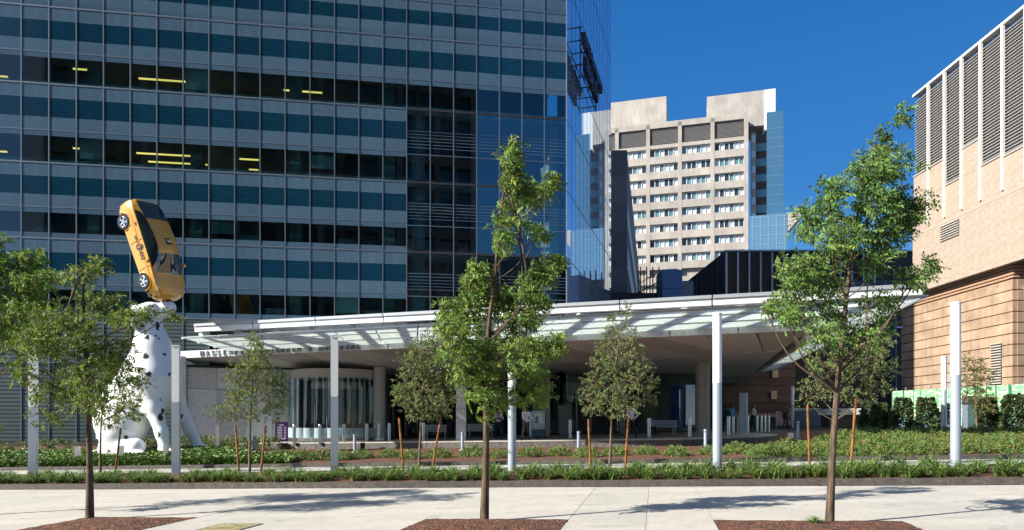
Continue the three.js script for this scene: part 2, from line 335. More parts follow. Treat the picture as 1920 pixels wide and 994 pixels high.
// ---------------------------------------------------------------- glass tower
const TH = Math.atan(.1547), MOD = 1.504;
{
  const tower = thing('glass_tower', 'tall blue glass hospital tower with banded curtain wall behind the spotted dog', 'building', V(3.63, 0, -45.5), TH);
  const line = (y, f) => { const n = Math.sin(y * f); return n > .2; };
  // printed ceramic lines and louvre bands of the spandrel glass
  const spandrel = texture(64, 512, (x, y) => {
    const t = 1 - y, edge1 = .27, edge2 = .64, st = .035 * (fbm(x, y, 6, 3) - .5);
    if (t > edge1 && t < edge2) { const k = ((t - edge1) / (edge2 - edge1) * 10) % 1; const d = k < .30; return d ? [.03, .10, .13] : [.075 + st, .235 + st, .325 + st]; }
    const k = (t * 34) % 1 < .35; const v = (t > .89 ? .02 : 0);
    return k ? [.26 + st - v, .345 + st - v, .415 + st - v] : [.325 + st - v, .42 + st - v, .49 + st - v];
  });
  const frit = texture(16, 64, (x, y) => (y * 9) % 1 < .4 ? [.25, .33, .40] : [.31, .40, .47]);
  const ribs = texture(16, 256, (x, y) => { const k = (y * 32) % 1; return k < .2 ? [.10, .14, .15] : k < .45 ? [.24, .31, .32] : [.31, .38, .39]; }, [1, 1]);
  const glossy = { ior: 1.5 };
  const mSp = [1, .93, 1.05].map(k => mat(k, k, k, .06, { map: spandrel, ...glossy }));
  const mFr = mat(1, 1, 1, .06, { map: frit, ...glossy });
  const mRib = mat(1, 1, 1, .5, { map: ribs, metalness: .2 });
  const mWin = [0, 1, 2].map(i => mat(.56 - .05 * i, .74 - .05 * i, .76 - .06 * i, .0, { transmission: 1, thickness: 0, ior: 1.75 }));
  const mAtr = [0, 1].map(i => mat(.42, .55 + .03 * i, .60 + .03 * i, .0, { transmission: 1, thickness: 0, ior: 2.3 }));
  const mRoom = mat(.34, .38, .39, .9), mRoomB = mat(.34, .39, .38, .9), mSlab = mat(.34, .36, .36, .9), mLamp = new THREE.MeshStandardMaterial({ color: 0x222222, emissive: new THREE.Color(1, .52, .13), emissiveIntensity: 1.5 });
  const NB = 30, ATR = 7, levels = [8.2, 12.8, 17.3, 22.0, 26.6], strip = [.36, .36, .36, 0];   // floor lines
  const pane = (w, h, d = .03) => new THREE.BoxGeometry(w, h, d);
  const W = MOD - .02;
  // bays are counted from the corner to the left
  const cache = {};
  const G = (w, h, d = .03) => cache[w + '_' + h + '_' + d] ??= prep(pane(w, h, d));
  for (let f = 0; f < 4; f++) {
    const y0 = levels[f], y1 = levels[f + 1], H = y1 - y0, st = f === 3 ? 0 : f === 2 ? 0 : .34, hs = H * .655, hw = H - hs - st - .03;
    for (let b = 0; b < NB; b++) {
      if (b < ATR && (f < 3)) continue;
      const x = -(b + .5) * MOD;
      const s = share('spandrel_panel', G(W, +hs.toFixed(3)), mSp[(b * 7 + f * 3) % 3], tower); s.position.set(x, y1 - hs / 2 - .015, 0);
      const w = share('window_pane', G(W, +hw.toFixed(3), .012), mWin[(b * 5 + f) % 3], tower); w.position.set(x, y1 - hs - .02 - hw / 2, -.01);
      if (st) { const q = share('sill_panel', G(W, st - .02), mFr, tower); q.position.set(x, y0 + st / 2 + .01, 0); }
    }
    // transoms: at the floor line and under the spandrel
    const xw = f < 3 ? (NB - ATR) * MOD : NB * MOD, xc = f < 3 ? -ATR * MOD - xw / 2 : -xw / 2;
    obj('transom', bx(NB * MOD, .085, .10, -NB * MOD / 2, y1, -.01), M.mullion, tower);
    obj('transom', bx(xw, .04, .03, xc, y1 - H * .585, .012), M.mullion, tower);
    // rooms
    obj('floor_slab', bx(NB * MOD, .5, 8, -NB * MOD / 2, y1 + .02, -4.2), mSlab, tower);
    obj('room_back_wall', bx(xw, H - .5, .2, xc, y0 + H / 2, -7.6 + (f % 2) * 1.2), mRoom, tower);
    for (let b = ATR + 1; b < NB; b += 4) obj('column', bx(.7, H - .5, .7, -b * MOD + .4, y0 + H / 2, -1.6), mRoomB, tower);
    for (let b = ATR; b < NB; b++) { // blinds and furniture seen through the glass
      if ((b * 13 + f * 7) % 9 === 0) obj('blind', bx(W - .1, hw * rr(.4, .95), .03, -(b + .5) * MOD, y1 - hs - hw * .35, -.25), mRoomB, tower);
      if ((b * 3 + f * 5) % 4 === 0) obj('desk', bx(1.2, .5, .5, -(b + .5) * MOD, y0 + st + .3, -1.1), mRoom, tower);
    }
  }
  obj('floor_slab', bx(NB * MOD, .4, 8, -NB * MOD / 2, 8.0, -4.2), mSlab, tower);
  obj('transom', bx(NB * MOD, .085, .10, -NB * MOD / 2, 8.2, -.011), M.mullion, tower);
  // plant floors above: short banded panels without windows
  for (let k = 0; k < 6; k++) for (let b = 0; b < NB; b++) {
    const s = share('spandrel_panel', G(W, 2.38), mSp[(b + k) % 3], tower); s.position.set(-(b + .5) * MOD, 26.64 + k * 2.42 + 1.19, 0);
    if (b === 0) obj('transom', bx(NB * MOD, .07, .09, -NB * MOD / 2, 26.6 + (k + 1) * 2.42, -.008), M.mullion, tower);
  }
  // atrium corner: tall clear panes with a mid transom and a few printed lines
  const al = [3.0, 8.2, 12.8, 17.3, 22.0];
  for (let f = 0; f < 4; f++) {
    const y0 = al[f], y1 = al[f + 1], H = y1 - y0;
    for (let b = 0; b < ATR; b++) {
      const x = -(b + .5) * MOD, hu = H * .62, hl = H - hu;
      if (f === 0) { const q = share('atrium_pane', G(W, 1.9, .012), mAtr[b % 2], tower); q.position.set(x, 8.2 - .98, 0); continue; }
      const u = share('atrium_pane', G(W, +(hu - .03).toFixed(3), .012), mAtr[b % 2], tower); u.position.set(x, y1 - hu / 2 - .01, 0);
      const l = share('atrium_pane', G(W, +(hl - .03).toFixed(3), .012), mAtr[(b + 1) % 2], tower); l.position.set(x, y0 + hl / 2, 0);
      const lines = []; for (let k = 0; k < 6; k++) lines.push(bx(W, .035, .006, x, y1 - H * (.30 + k * .045), .012));
      obj('printed_lines', lines, mFr, tower);
    }
    obj('transom', bx(ATR * MOD, .13, .10, -ATR * MOD / 2, y1, -.008), M.darkFrame, tower);
    if (f) obj('transom', bx(ATR * MOD, .035, .05, -ATR * MOD / 2, y1 - H * .62, .02), M.mullion, tower);
    if (f) obj('atrium_floor', bx(ATR * MOD - 1, .45, 5, -ATR * MOD / 2, y1 - .1, -6.2), mSlab, tower);
  }
  obj('atrium_column', bx(.85, 16, .7, -ATR * MOD + .75, 14.2, -.75), mat(.45, .60, .58, .6), tower);
  obj('atrium_column', bx(.5, 16, .5, -.7, 14.2, -.8), mat(.45, .60, .58, .6), tower);
  obj('atrium_back_wall', bx(ATR * MOD, 16, .3, -ATR * MOD / 2, 14, -9), mRoom, tower);
  obj('atrium_stair', [bx(.25, 9, .4, -8.2, 12.5, -2.5, 0, 0, .6), bx(.25, 9, .4, -8.0, 17.5, -2.5, 0, 0, .6)], M.dark, tower);
  // vertical mullions, each a part
  for (let b = 0; b <= NB; b++) {
    const y0 = b > 16 ? .5 : 6.2, y1 = 41;
    obj('mullion', bx(.06, y1 - y0, .10, -b * MOD, (y0 + y1) / 2, -.005), b === 0 ? M.alu : M.mullion, tower);
  }
  // ribbed cladding of the lowest storey, left of the canopy
  for (let b = 15; b < NB; b++) { const r = share('ribbed_panel', G(W, 7.5, .06), mRib, tower); r.position.set(-(b + .5) * MOD, 4.4, -.02); }
  obj('transom', bx(15 * MOD, .06, .09, -22.5 * MOD, 5.4, .03), M.mullion, tower);
  obj('plinth', bx(15 * MOD, .75, .3, -22.5 * MOD, .27, .0), M.granite2, tower);
  obj('upper_storeys', bx(NB * MOD, 34, 9, -NB * MOD / 2, 58, -4.55), mFr, tower);
  obj('rear_mass', bx(NB * MOD - 3, 74, 40, -NB * MOD / 2 - 1.5, 38, -30), M.dark, tower);
  // solid body so that light does not leak through
  obj('core', bx(NB * MOD - 4, 15, 6, -NB * MOD / 2 - 1, 33.9, -3.4), M.dark, tower);
  obj('end_wall', bx(.3, 41, 9, -NB * MOD - .2, 20.5, -4.6), M.dark, tower);
  obj('core_wall', bx(NB * MOD, 41, .3, -NB * MOD / 2, 20.6, -9.6), M.dark, tower);
  // the lit strips of the office ceilings
  const lamp = (px0, px1, py, depth, f) => { // pixel span, height row, metres behind the glass
    const a = P(px0, py, 1).sub(camera.position), b = P(px1, py, 1).sub(camera.position);
    const n = V(Math.sin(TH), 0, Math.cos(TH)), q = V(3.63, 0, -45.5).addScaledVector(n, -depth);
    const A = a.multiplyScalar((q.dot(n)) / a.dot(n)).add(camera.position), B = b.multiplyScalar((q.dot(n)) / b.dot(n)).add(camera.position);
    const lift = levels[f + 1] - .28;
    tower.updateMatrixWorld(); const la = tower.worldToLocal(A), lb = tower.worldToLocal(B);
    obj('ceiling_light', bx(lb.x - la.x, .07, .12, (la.x + lb.x) / 2, la.y, la.z), mLamp, tower);
  };
  for (const [a, b, y, f] of [[260, 372, 147, 3], [280, 390, 168, 3], [532, 604, 169, 3], [0, 14, 143, 3], [137, 166, 129, 3], [256, 371, 287, 2], [278, 389, 303, 2], [449, 485, 298, 2], [0, 13, 284, 2], [137, 166, 278, 2], [467, 484, 318, 2], [250, 300, 290, 2]].slice(0, 11)) lamp(a, b, y, 3.2, f);

  // the second face, turned back from the corner
  const d2 = Math.atan2(.296, 1), L2 = 20.3;
  const face = new THREE.Group(); face.name = 'side_curtain_wall'; tower.add(face);
  face.rotation.y = -TH + (Math.PI / 2 - d2);              // local x runs away from the corner
  const mSide = mat(.42, .60, .80, .02, { metalness: .75, ior: 1.8 });
  const yy = [3.2, 8.2, 12.8, 17.3, 22, 26.6, 31.4, 36.2, 41.0];
  for (let f = 0; f < yy.length - 1; f++) obj('glass_strip', bx(L2, yy[f + 1] - yy[f] - .06, .05, L2 / 2 + .06, (yy[f] + yy[f + 1]) / 2, 0), mSide, face);
  obj('floor_lines', yy.map(y => bx(L2, .07, .05, L2 / 2 + .06, y, .008)), M.darkFrame, face);
  const ms = []; for (let k = 1; k * 1.5 < L2; k++) ms.push(bx(.05, 38, .05, k * 1.5 + .06, 22, .006));
  obj('mullions', ms, M.darkFrame, face);
  obj('back_panel', bx(L2, 38, .2, L2 / 2 + .3, 22, -.6), M.dark, face);
  // big dark letters on a frame standing off that face
  const font = await new FontLoader().loadAsync('fonts/droid/droid_sans_bold.typeface.json');
  const sg = thing('roof_sign', 'dark lettering sign on brackets high on the narrow side of the glass tower', 'sign', V(3.63, 0, -45.5), Math.PI / 2 - d2);
  const t1 = new TextGeometry('NYU Langone', { font, size: .86, depth: .3, curveSegments: 4 }); t1.translate(1.5, 27.75, .7);
  const t2 = new TextGeometry('HEALTH', { font, size: 1.0, depth: .3, curveSegments: 4 }); t2.translate(2.0, 26.15, .7);
  const mLet = mat(.02, .015, .03, .45);
  obj('lettering', t1, mLet, sg); obj('lettering', t2, mLet, sg);
  for (let k = 0; k < 5; k++) obj('bracket', [bx(.06, .06, .75, 1.5 + k * 1.6, 28.9, .38), bx(.06, .06, .75, 1.5 + k * 1.6, 26.3, .38), bx(.06, 3.0, .06, 1.5 + k * 1.6, 27.5, .66)], M.dark, sg);
  obj('sign_rail', [bx(6.6, .08, .06, 4.7, 28.75, .62), bx(6.6, .08, .06, 4.7, 27.6, .62), bx(6.6, .08, .06, 4.7, 26.0, .62)], M.dark, sg);
}
// ---------------------------------------------------------------- entrance canopy
const serif = await new FontLoader().loadAsync('fonts/droid/droid_serif_bold.typeface.json');
const FA = V(-20.1, 0, -41.2), FB = V(10.8, 0, -29.1);                       // line of the white fascia
const fasciaAt = (t, y) => V(lerp(FA.x, FB.x, t), y, lerp(FA.z, FB.z, t));
const frontL = P(338, 632, 35.5), frontR = P(1745, 552, 24.7), cornerIn = fasciaAt(1.055, 6.0), farOut = V(24.4, 6.45, -65), farIn = V(20.5, 6.0, -62);
const ceilY = 5.2, mid = [V(-17.2, ceilY, -44.2), V(-12.5, ceilY, -44.2), V(-3, ceilY, -40.9), V(6.9, ceilY, -37), V(10.6, ceilY, -34.2), V(12.4, ceilY, -31.2)];
{
  const c = thing('entrance_canopy', 'long white entrance canopy with frosted glass eaves and grey soffit', 'canopy');
  const frosted = [0, 1, 2].map(i => mat(.88 - .02 * i, .94 - .015 * i, .92 - .02 * i, .98, { transmission: .9, thickness: 0, ior: 1.45 }));
  const L = t => frontL.clone().lerp(frontR, t), B = t => t < .999 ? fasciaAt(lerp(.117, 1.055, t), 6.0) : cornerIn;
  const N = 15;
  for (let i = 0; i < N; i++) for (let r = 0; r < 3; r++) {
    const t0 = i / N + .0012, t1 = (i + 1) / N - .0012, a = r / 3 + .006, b = (r + 1) / 3 - .006;
    obj('glass_pane', slab([L(t0).lerp(B(t0), a), L(t1).lerp(B(t1), a), L(t1).lerp(B(t1), b), L(t0).lerp(B(t0), b)], .025), frosted[(i * 3 + r) % 3], c);
  }
  // right-hand wing of glass
  const RO = t => frontR.clone().lerp(farOut, t), RI = t => cornerIn.clone().lerp(farIn, t);
  for (let i = 0; i < 12; i++) for (let r = 0; r < 2; r++) { const t0 = i / 12 + .0015, t1 = (i + 1) / 12 - .0015, a = r / 2 + .006, b = (r + 1) / 2 - .006; obj('glass_pane', slab([RO(t0).lerp(RI(t0), a), RO(t1).lerp(RI(t1), a), RO(t1).lerp(RI(t1), b), RO(t0).lerp(RI(t0), b)], .025), frosted[(i + r) % 3], c); }
  // purlins under the joints, outriggers and the front gutter above the glass
  for (const r of [.03, 1 / 3, 2 / 3]) obj('purlin', rodBox(L(.0).lerp(B(0), r).add(V(0, -.05, 0)), L(1).lerp(B(1), r).add(V(0, -.05, 0)), .05, .06), M.alu, c);
  for (const r of [.04, .5]) obj('purlin', rodBox(RO(0).lerp(RI(0), r).add(V(0, -.05, 0)), RO(1).lerp(RI(1), r).add(V(0, -.05, 0)), .05, .06), M.alu, c);
  for (let i = 1; i <= N; i++) { const t = i / N - .5 / N; obj('outrigger', rodBox(L(t).lerp(B(t), .06).add(V(0, .13, 0)), B(t).add(V(0, .30, 0)), .26, .14), M.whitePanel, c); }
  for (let i = 1; i < 12; i++) { const t = i / 12; obj('outrigger', rodBox(RO(t).add(V(0, .14, 0)), RI(t).add(V(0, .3, 0)), .22, .16), M.whitePanel, c); }
  const g0 = P(368, 622, 35.2), g1 = frontR.clone().add(V(-.3, .0, 0));
  g1.y = 6.62; g0.y = 6.66;
  for (let i = 0; i < 9; i++) { const a = g0.clone().lerp(g1, i / 9 + .0008), b = g0.clone().lerp(g1, (i + 1) / 9 - .0008); obj('gutter', rodBox(a.clone().add(V(0, -.03, 0)), b.clone().add(V(0, -.03, 0)), .3, .26), M.gutter, c); obj('gutter_cap', rodBox(a.clone().add(V(0, .17, .03)), b.clone().add(V(0, .17, .03)), .38, .135), M.gutterCap, c); }
  // white fascia in panels
  const NF = 12; for (let i = 0; i < NF; i++) { const a = lerp(0, 1.055, i / NF + .001), b = lerp(0, 1.055, (i + 1) / NF - .001); obj('fascia_panel', slab([fasciaAt(a, 6.12), fasciaAt(b, 6.12), fasciaAt(b, 6.12).add(V(0, 0, -.2)), fasciaAt(a, 6.12).add(V(0, 0, -.2))], .42), M.whitePanel, c); }
  // sloping soffit panels from the fascia down to the ceiling
  const midAt = t => { const f = t * (mid.length - 1), k = Math.min(mid.length - 2, Math.floor(f)); return mid[k].clone().lerp(mid[k + 1], f - k); };
  const NS = 16; for (let i = 0; i < NS; i++) { const a = i / NS + .0011, b = (i + 1) / NS - .0011; obj('soffit_panel', slab([fasciaAt(a * 1.055, 5.72).add(V(.02, 0, -.03)), fasciaAt(b * 1.055, 5.72).add(V(.02, 0, -.03)), midAt(b), midAt(a)], V(0, .05, 0)), i % 3 ? M.soffit : M.greyPanel, c); }
  // level ceiling, the roof above it and the edge on the right
  const far = 61, xl = -20.6, xr = 20.3;
  for (let i = 0; i < mid.length - 1; i++) {
    const a = mid[i], b = mid[i + 1], fa = lerp(xl, xr, i / (mid.length - 1)), fb = lerp(xl, xr, (i + 1) / (mid.length - 1));
    for (let k = 0; k < 5; k++) { const A0 = a.clone().lerp(V(fa, ceilY, -far), k / 5 + .001), A1 = a.clone().lerp(V(fa, ceilY, -far), (k + 1) / 5 - .001), B0 = b.clone().lerp(V(fb, ceilY, -far), k / 5 + .001), B1 = b.clone().lerp(V(fb, ceilY, -far), (k + 1) / 5 - .001); const s = A0.clone().sub(B0).multiplyScalar(.002); obj('ceiling_panel', slab([A0.sub(s), B0.clone().add(s), B1.clone().add(s), A1.sub(s)], V(0, .06, 0)), (i + k) % 2 ? M.ceiling : M.soffit, c); }
  }
  obj('roof_deck', slab([fasciaAt(0, 6.1).add(V(0, 0, -.25)), fasciaAt(1.055, 6.1).add(V(0, 0, -.25)), V(20.3, 6.1, -61.8), V(-20.6, 6.1, -61.8)], .3), M.whitePanel, c);
  obj('side_fascia', slab([cornerIn.clone().add(V(.05, .1, -.1)), farIn.clone().add(V(.05, .1, 0)), farIn.clone().add(V(-.2, .1, 0)), cornerIn.clone().add(V(-.2, .1, -.1))], .85), M.soffit, c);
  for (const [px, py] of [[1403, 661], [1448, 659], [1432, 670]]) { const Z = (ceilY - EYE) * FOC / (HOR - py), q = P(px, py, Z); obj('downlight', [cyl(.17, .17, .03, q.x, ceilY - .032, q.z, 20)], M.white, c); }
  // raised serif lettering on the fascia
  const ang = Math.atan2(-(FB.z - FA.z), FB.x - FA.x);
  const letters = thing('fascia_lettering', 'raised grey serif capitals spelling the hospital name on the white fascia', 'lettering', fasciaAt(0, 0), ang);
  const LT = Math.hypot(FB.x - FA.x, FB.z - FA.z);
  const tAt = px => { const k = (px - 960) / FOC; return (-FA.x + k * -FA.z) / ((FB.x - FA.x) + k * (FB.z - FA.z)); };
  const words = [['HASSENFELD', 374, 483], ["CHILDREN'S", 487, 588], ['HOSPITAL', 597, 678]];
  const mL = mat(.10, .115, .125, .45, { metalness: .3 });
  for (const [w, p0, p1] of words) {
    const a = tAt(p0) * LT, b = tAt(p1) * LT, n = w.length;
    [...w].forEach((ch, i) => {
      const g = new TextGeometry(ch, { font: serif, size: .285, depth: .05, curveSegments: 5 });
      g.computeBoundingBox(); const bw = g.boundingBox.max.x - g.boundingBox.min.x;
      g.translate(-g.boundingBox.min.x - bw / 2 + lerp(a, b, (i + .5) / n), 5.775, .03);
      obj('letter', g, mL, letters);
    });
  }
}
function rodBox(a, b, w, h) { // a bar of rectangular section between two points
  const d = b.clone().sub(a), L = d.length(), g = new THREE.BoxGeometry(w, h, L);
  const m = new THREE.Matrix4().lookAt(b, a, V(0, 1, 0)); m.setPosition((a.x + b.x) / 2, (a.y + b.y) / 2, (a.z + b.z) / 2);
  g.applyMatrix4(m); return g;
}
// ---------------------------------------------------------------- entrance under the canopy
{
  const e = thing('glazed_lobby', 'dark glazed entrance front with mullions and doors under the canopy', 'storefront');
  const glass = [0, 1].map(i => mat(.62, .68, .66, 0, { transmission: 1, thickness: 0, ior: 1.6 + .1 * i }));
  const Z = x => 48 - .1 * x, Y0 = x => plazaY(x), xs = [-8.6, -6.6, -4.6, -2.6, -.6, 1.4, 3.4, 5.6, 7.8, 10.2, 12.6];
  for (let i = 0; i < xs.length - 1; i++) {
    const a = xs[i], b = xs[i + 1], xc = (a + b) / 2, z = -Z(xc), w = b - a - .1, y0 = Y0(xc) + .1, ry = -Math.atan(.1) * -1;
    const r = Math.atan(-.1);
    const door = [0, 5, 6].includes(i);
    obj('glass_pane', bx(w, 3.15, .02, xc, y0 + 1.6, z, r), glass[i % 2], e);
    obj('transom_pane', bx(w, .85, .02, xc, y0 + 3.75, z, r), glass[(i + 1) % 2], e);
    obj('frame', [bx(w + .1, .12, .12, xc, y0 + 3.24, z, r), bx(w + .1, .14, .12, xc, y0 - .04, z, r), bx(w + .1, .2, .14, xc, y0 + 4.25, z, r)], M.darkFrame, e);
    obj('mullion', bx(.09, 4.4, .16, a, y0 + 2.1, -Z(a), r), M.darkFrame, e);
    if (door) obj('door_frame', [bx(.09, 2.5, .14, xc, y0 + 1.2, z + .05, r), bx(w, .12, .14, xc, y0 + 2.5, z + .05, r), bx(.1, 2.5, .14, xc - w / 2 + .08, y0 + 1.2, z + .05, r), bx(.1, 2.5, .14, xc + w / 2 - .08, y0 + 1.2, z + .05, r)], M.alu, e);
  }
  const inner = mat(.26, .24, .22, .85), wood = mat(.32, .18, .085, .6, { map: T.bark });
  obj('lobby_back_wall', bx(22.6, 5, .3, 2.1, 3.2, -58), inner, e);
  obj('lobby_wood_wall', [bx(3.5, 2.4, .3, -1, 2.4, -56), bx(2.6, 2.2, .3, 9, 2.5, -56)], wood, e);
  obj('lobby_counter', [bx(4, 1.1, .7, 3, 1.5, -54.5)], mat(.45, .42, .38, .5), e);
  obj('left_return', bx(.3, 4.6, 10, -9.0, 2.9, -52.5), inner, e);
  const pr = thing('door_portal', 'pale stone portal framing the middle lobby doors', 'portal');
  const X = 3.3, y = plazaY(X), z = -47.1;
  obj('portal_jamb', bx(.8, 3.2, .5, X + .4, y + 1.6, z), mat(.46, .41, .36, .7, { map: T.fine }), pr);
  obj('portal_lintel', bx(4.6, .75, .5, X - 1.4 + 3.6, y + 3.2, z + .01), mat(.46, .41, .36, .7, { map: T.fine }), pr);
  obj('portal_jamb', bx(.35, 3.2, .5, X + 4.3, y + 1.6, z), mat(.46, .41, .36, .7, { map: T.fine }), pr);
}
{ // grey metal wall left of the curved glass
  const w = thing('metal_panel_wall', 'grey metal panel wall under the left end of the canopy', 'wall');
  const a = V(-19.6, 0, -41.3), b = V(-13.6, 0, -43.6), d = b.clone().sub(a), L = d.length(), r = Math.atan2(-d.z, d.x);
  for (let i = 0; i < 4; i++) for (let k = 0; k < 2; k++) {
    const c = a.clone().lerp(b, (i + .5) / 4), h = k ? 1.28 : 3.6, y = k ? 4.52 : 2.05;
    obj('metal_panel', cbx(L / 4 - .02, h, .12, .01).rotateY(r).translate(c.x, y, c.z), (i + k) % 2 ? M.greyPanel : M.soffit, w);
  }
  obj('corner_trim', bx(.28, 5.6, .45, a.x - .2, 3.0, a.z + .15, r), M.whitePanel, w);
  obj('wall_backing', bx(L, 5, .1, (a.x + b.x) / 2, 2.8, (a.z + b.z) / 2 - .14, r), M.dark, w);
}
{ // scalloped curved glass drum with its inner wall
  const c = thing('curved_glass_room', 'rounded room of scalloped curved glass beside the grey wall', 'glass room', V(-11.0, plazaY(-11), -43.3));
  const gl = [0, 1].map(i => mat(.62 + .05 * i, .74 + .04 * i, .76 + .03 * i, .02, { transmission: 1, thickness: 0, ior: 1.6 }));
  const fro = mat(.45, .60, .66, .6, { transmission: .5, thickness: 0 });
  const R = 2.75, n = 14;
  for (let i = 0; i < n; i++) {
    const a0 = Math.PI * (-.12 + 1.24 * i / n), a1 = Math.PI * (-.12 + 1.24 * (i + 1) / n), am = (a0 + a1) / 2, q = new THREE.Vector2(Math.cos(am) * (R - .12), Math.sin(am) * (R - .12)), half = R * Math.sin((a1 - a0) / 2), rad = half * 1.08;
    const geo = (h, y, r) => { const g = new THREE.CylinderGeometry(r, r, h, 10, 1, true, Math.PI / 2 - am - 1.15, 2.3); g.translate(q.x, y, q.y); g.scale(1, 1, 1); return g; };
    const gg = geo(3.0, 2.35, rad); obj('curved_pane', gg, gl[i % 2], c, false);
    obj('frosted_base', geo(.6, .52, rad), fro, c, false);
    const wv = new THREE.CylinderGeometry(.02, .02, 3.6, 6); wv.translate(Math.cos(a0) * R, 2.0, Math.sin(a0) * R); obj('joint_bar', wv, M.alu, c, false);
  }
  obj('base_ring', [cyl(R - .25, R - .25, .3, 0, 0, 0, 40)], mat(.35, .31, .27, .6), c);
  const hd = new THREE.CylinderGeometry(R + .1, R + .1, .5, 40, 1); hd.translate(0, 4.12, 0); obj('header_ring', hd, mat(.5, .46, .40, .5), c, false);
  const inn = new THREE.CylinderGeometry(R - .9, R - .9, 3.3, 30, 1, true, Math.PI * .5, Math.PI * 1.1); inn.translate(0, 1.9, 0); obj('inner_wall', inn, mat(.10, .12, .13, .8), c, false);
  obj('wood_panel', bx(1.7, 1.3, .08, 1.0, 1.25, .5, -.3), mat(.28, .15, .07, .6, { map: T.bark }), c);
  obj('pendant_ring', [cyl(1.7, 1.7, .35, 0, 3.3, 0, 30)], mat(.42, .32, .22, .6), c);
}
{ // columns and piers
  const col1 = thing('entrance_column', 'round pale column beside the curved glass room', 'column', V(-8.15, plazaY(-8.15), -42));
  obj('shaft', cyl(.36, .36, 4.5, 0, 0, 0, 24), mat(.46, .44, .41, .5), col1); obj('base_ring', cyl(.4, .4, .12, 0, 0, 0, 24), M.steel, col1);
  const col2 = thing('entrance_column', 'square beige column standing right of the entrance glass', 'column', V(10.8, plazaY(10.8), -38.6));
  obj('shaft', cbx(.62, 4.2, .7, .03, 0, 2.12, 0), mat(.50, .44, .37, .6, { map: T.fine }), col2); obj('joint', bx(.012, 4.0, .02, .03, 2.1, .346), M.joint, col2); obj('base_plate', bx(.5, .14, .6, 0, .05, 0), M.dark, col2);
  const col3 = thing('entrance_column', 'white square pier between the two left benches', 'column', V(-2.75, plazaY(-2.75), -37.0));
  obj('shaft', cbx(.52, 4.3, .55, .02, 0, 2.15, 0), M.whitePanel, col3); obj('joint', bx(.54, .02, .57, 0, 1.75, 0), M.joint, col3);
  const col4 = thing('entrance_column', 'pale column behind the map panel and the standing guard', 'column', V(2.1, plazaY(2.1), -44.5));
  obj('shaft', cbx(.75, 4.4, .6, .03, 0, 2.2, 0), mat(.50, .44, .37, .6, { map: T.fine }), col4); obj('joint', bx(.012, 4.2, .02, 0, 2.1, .305), M.joint, col4);
}
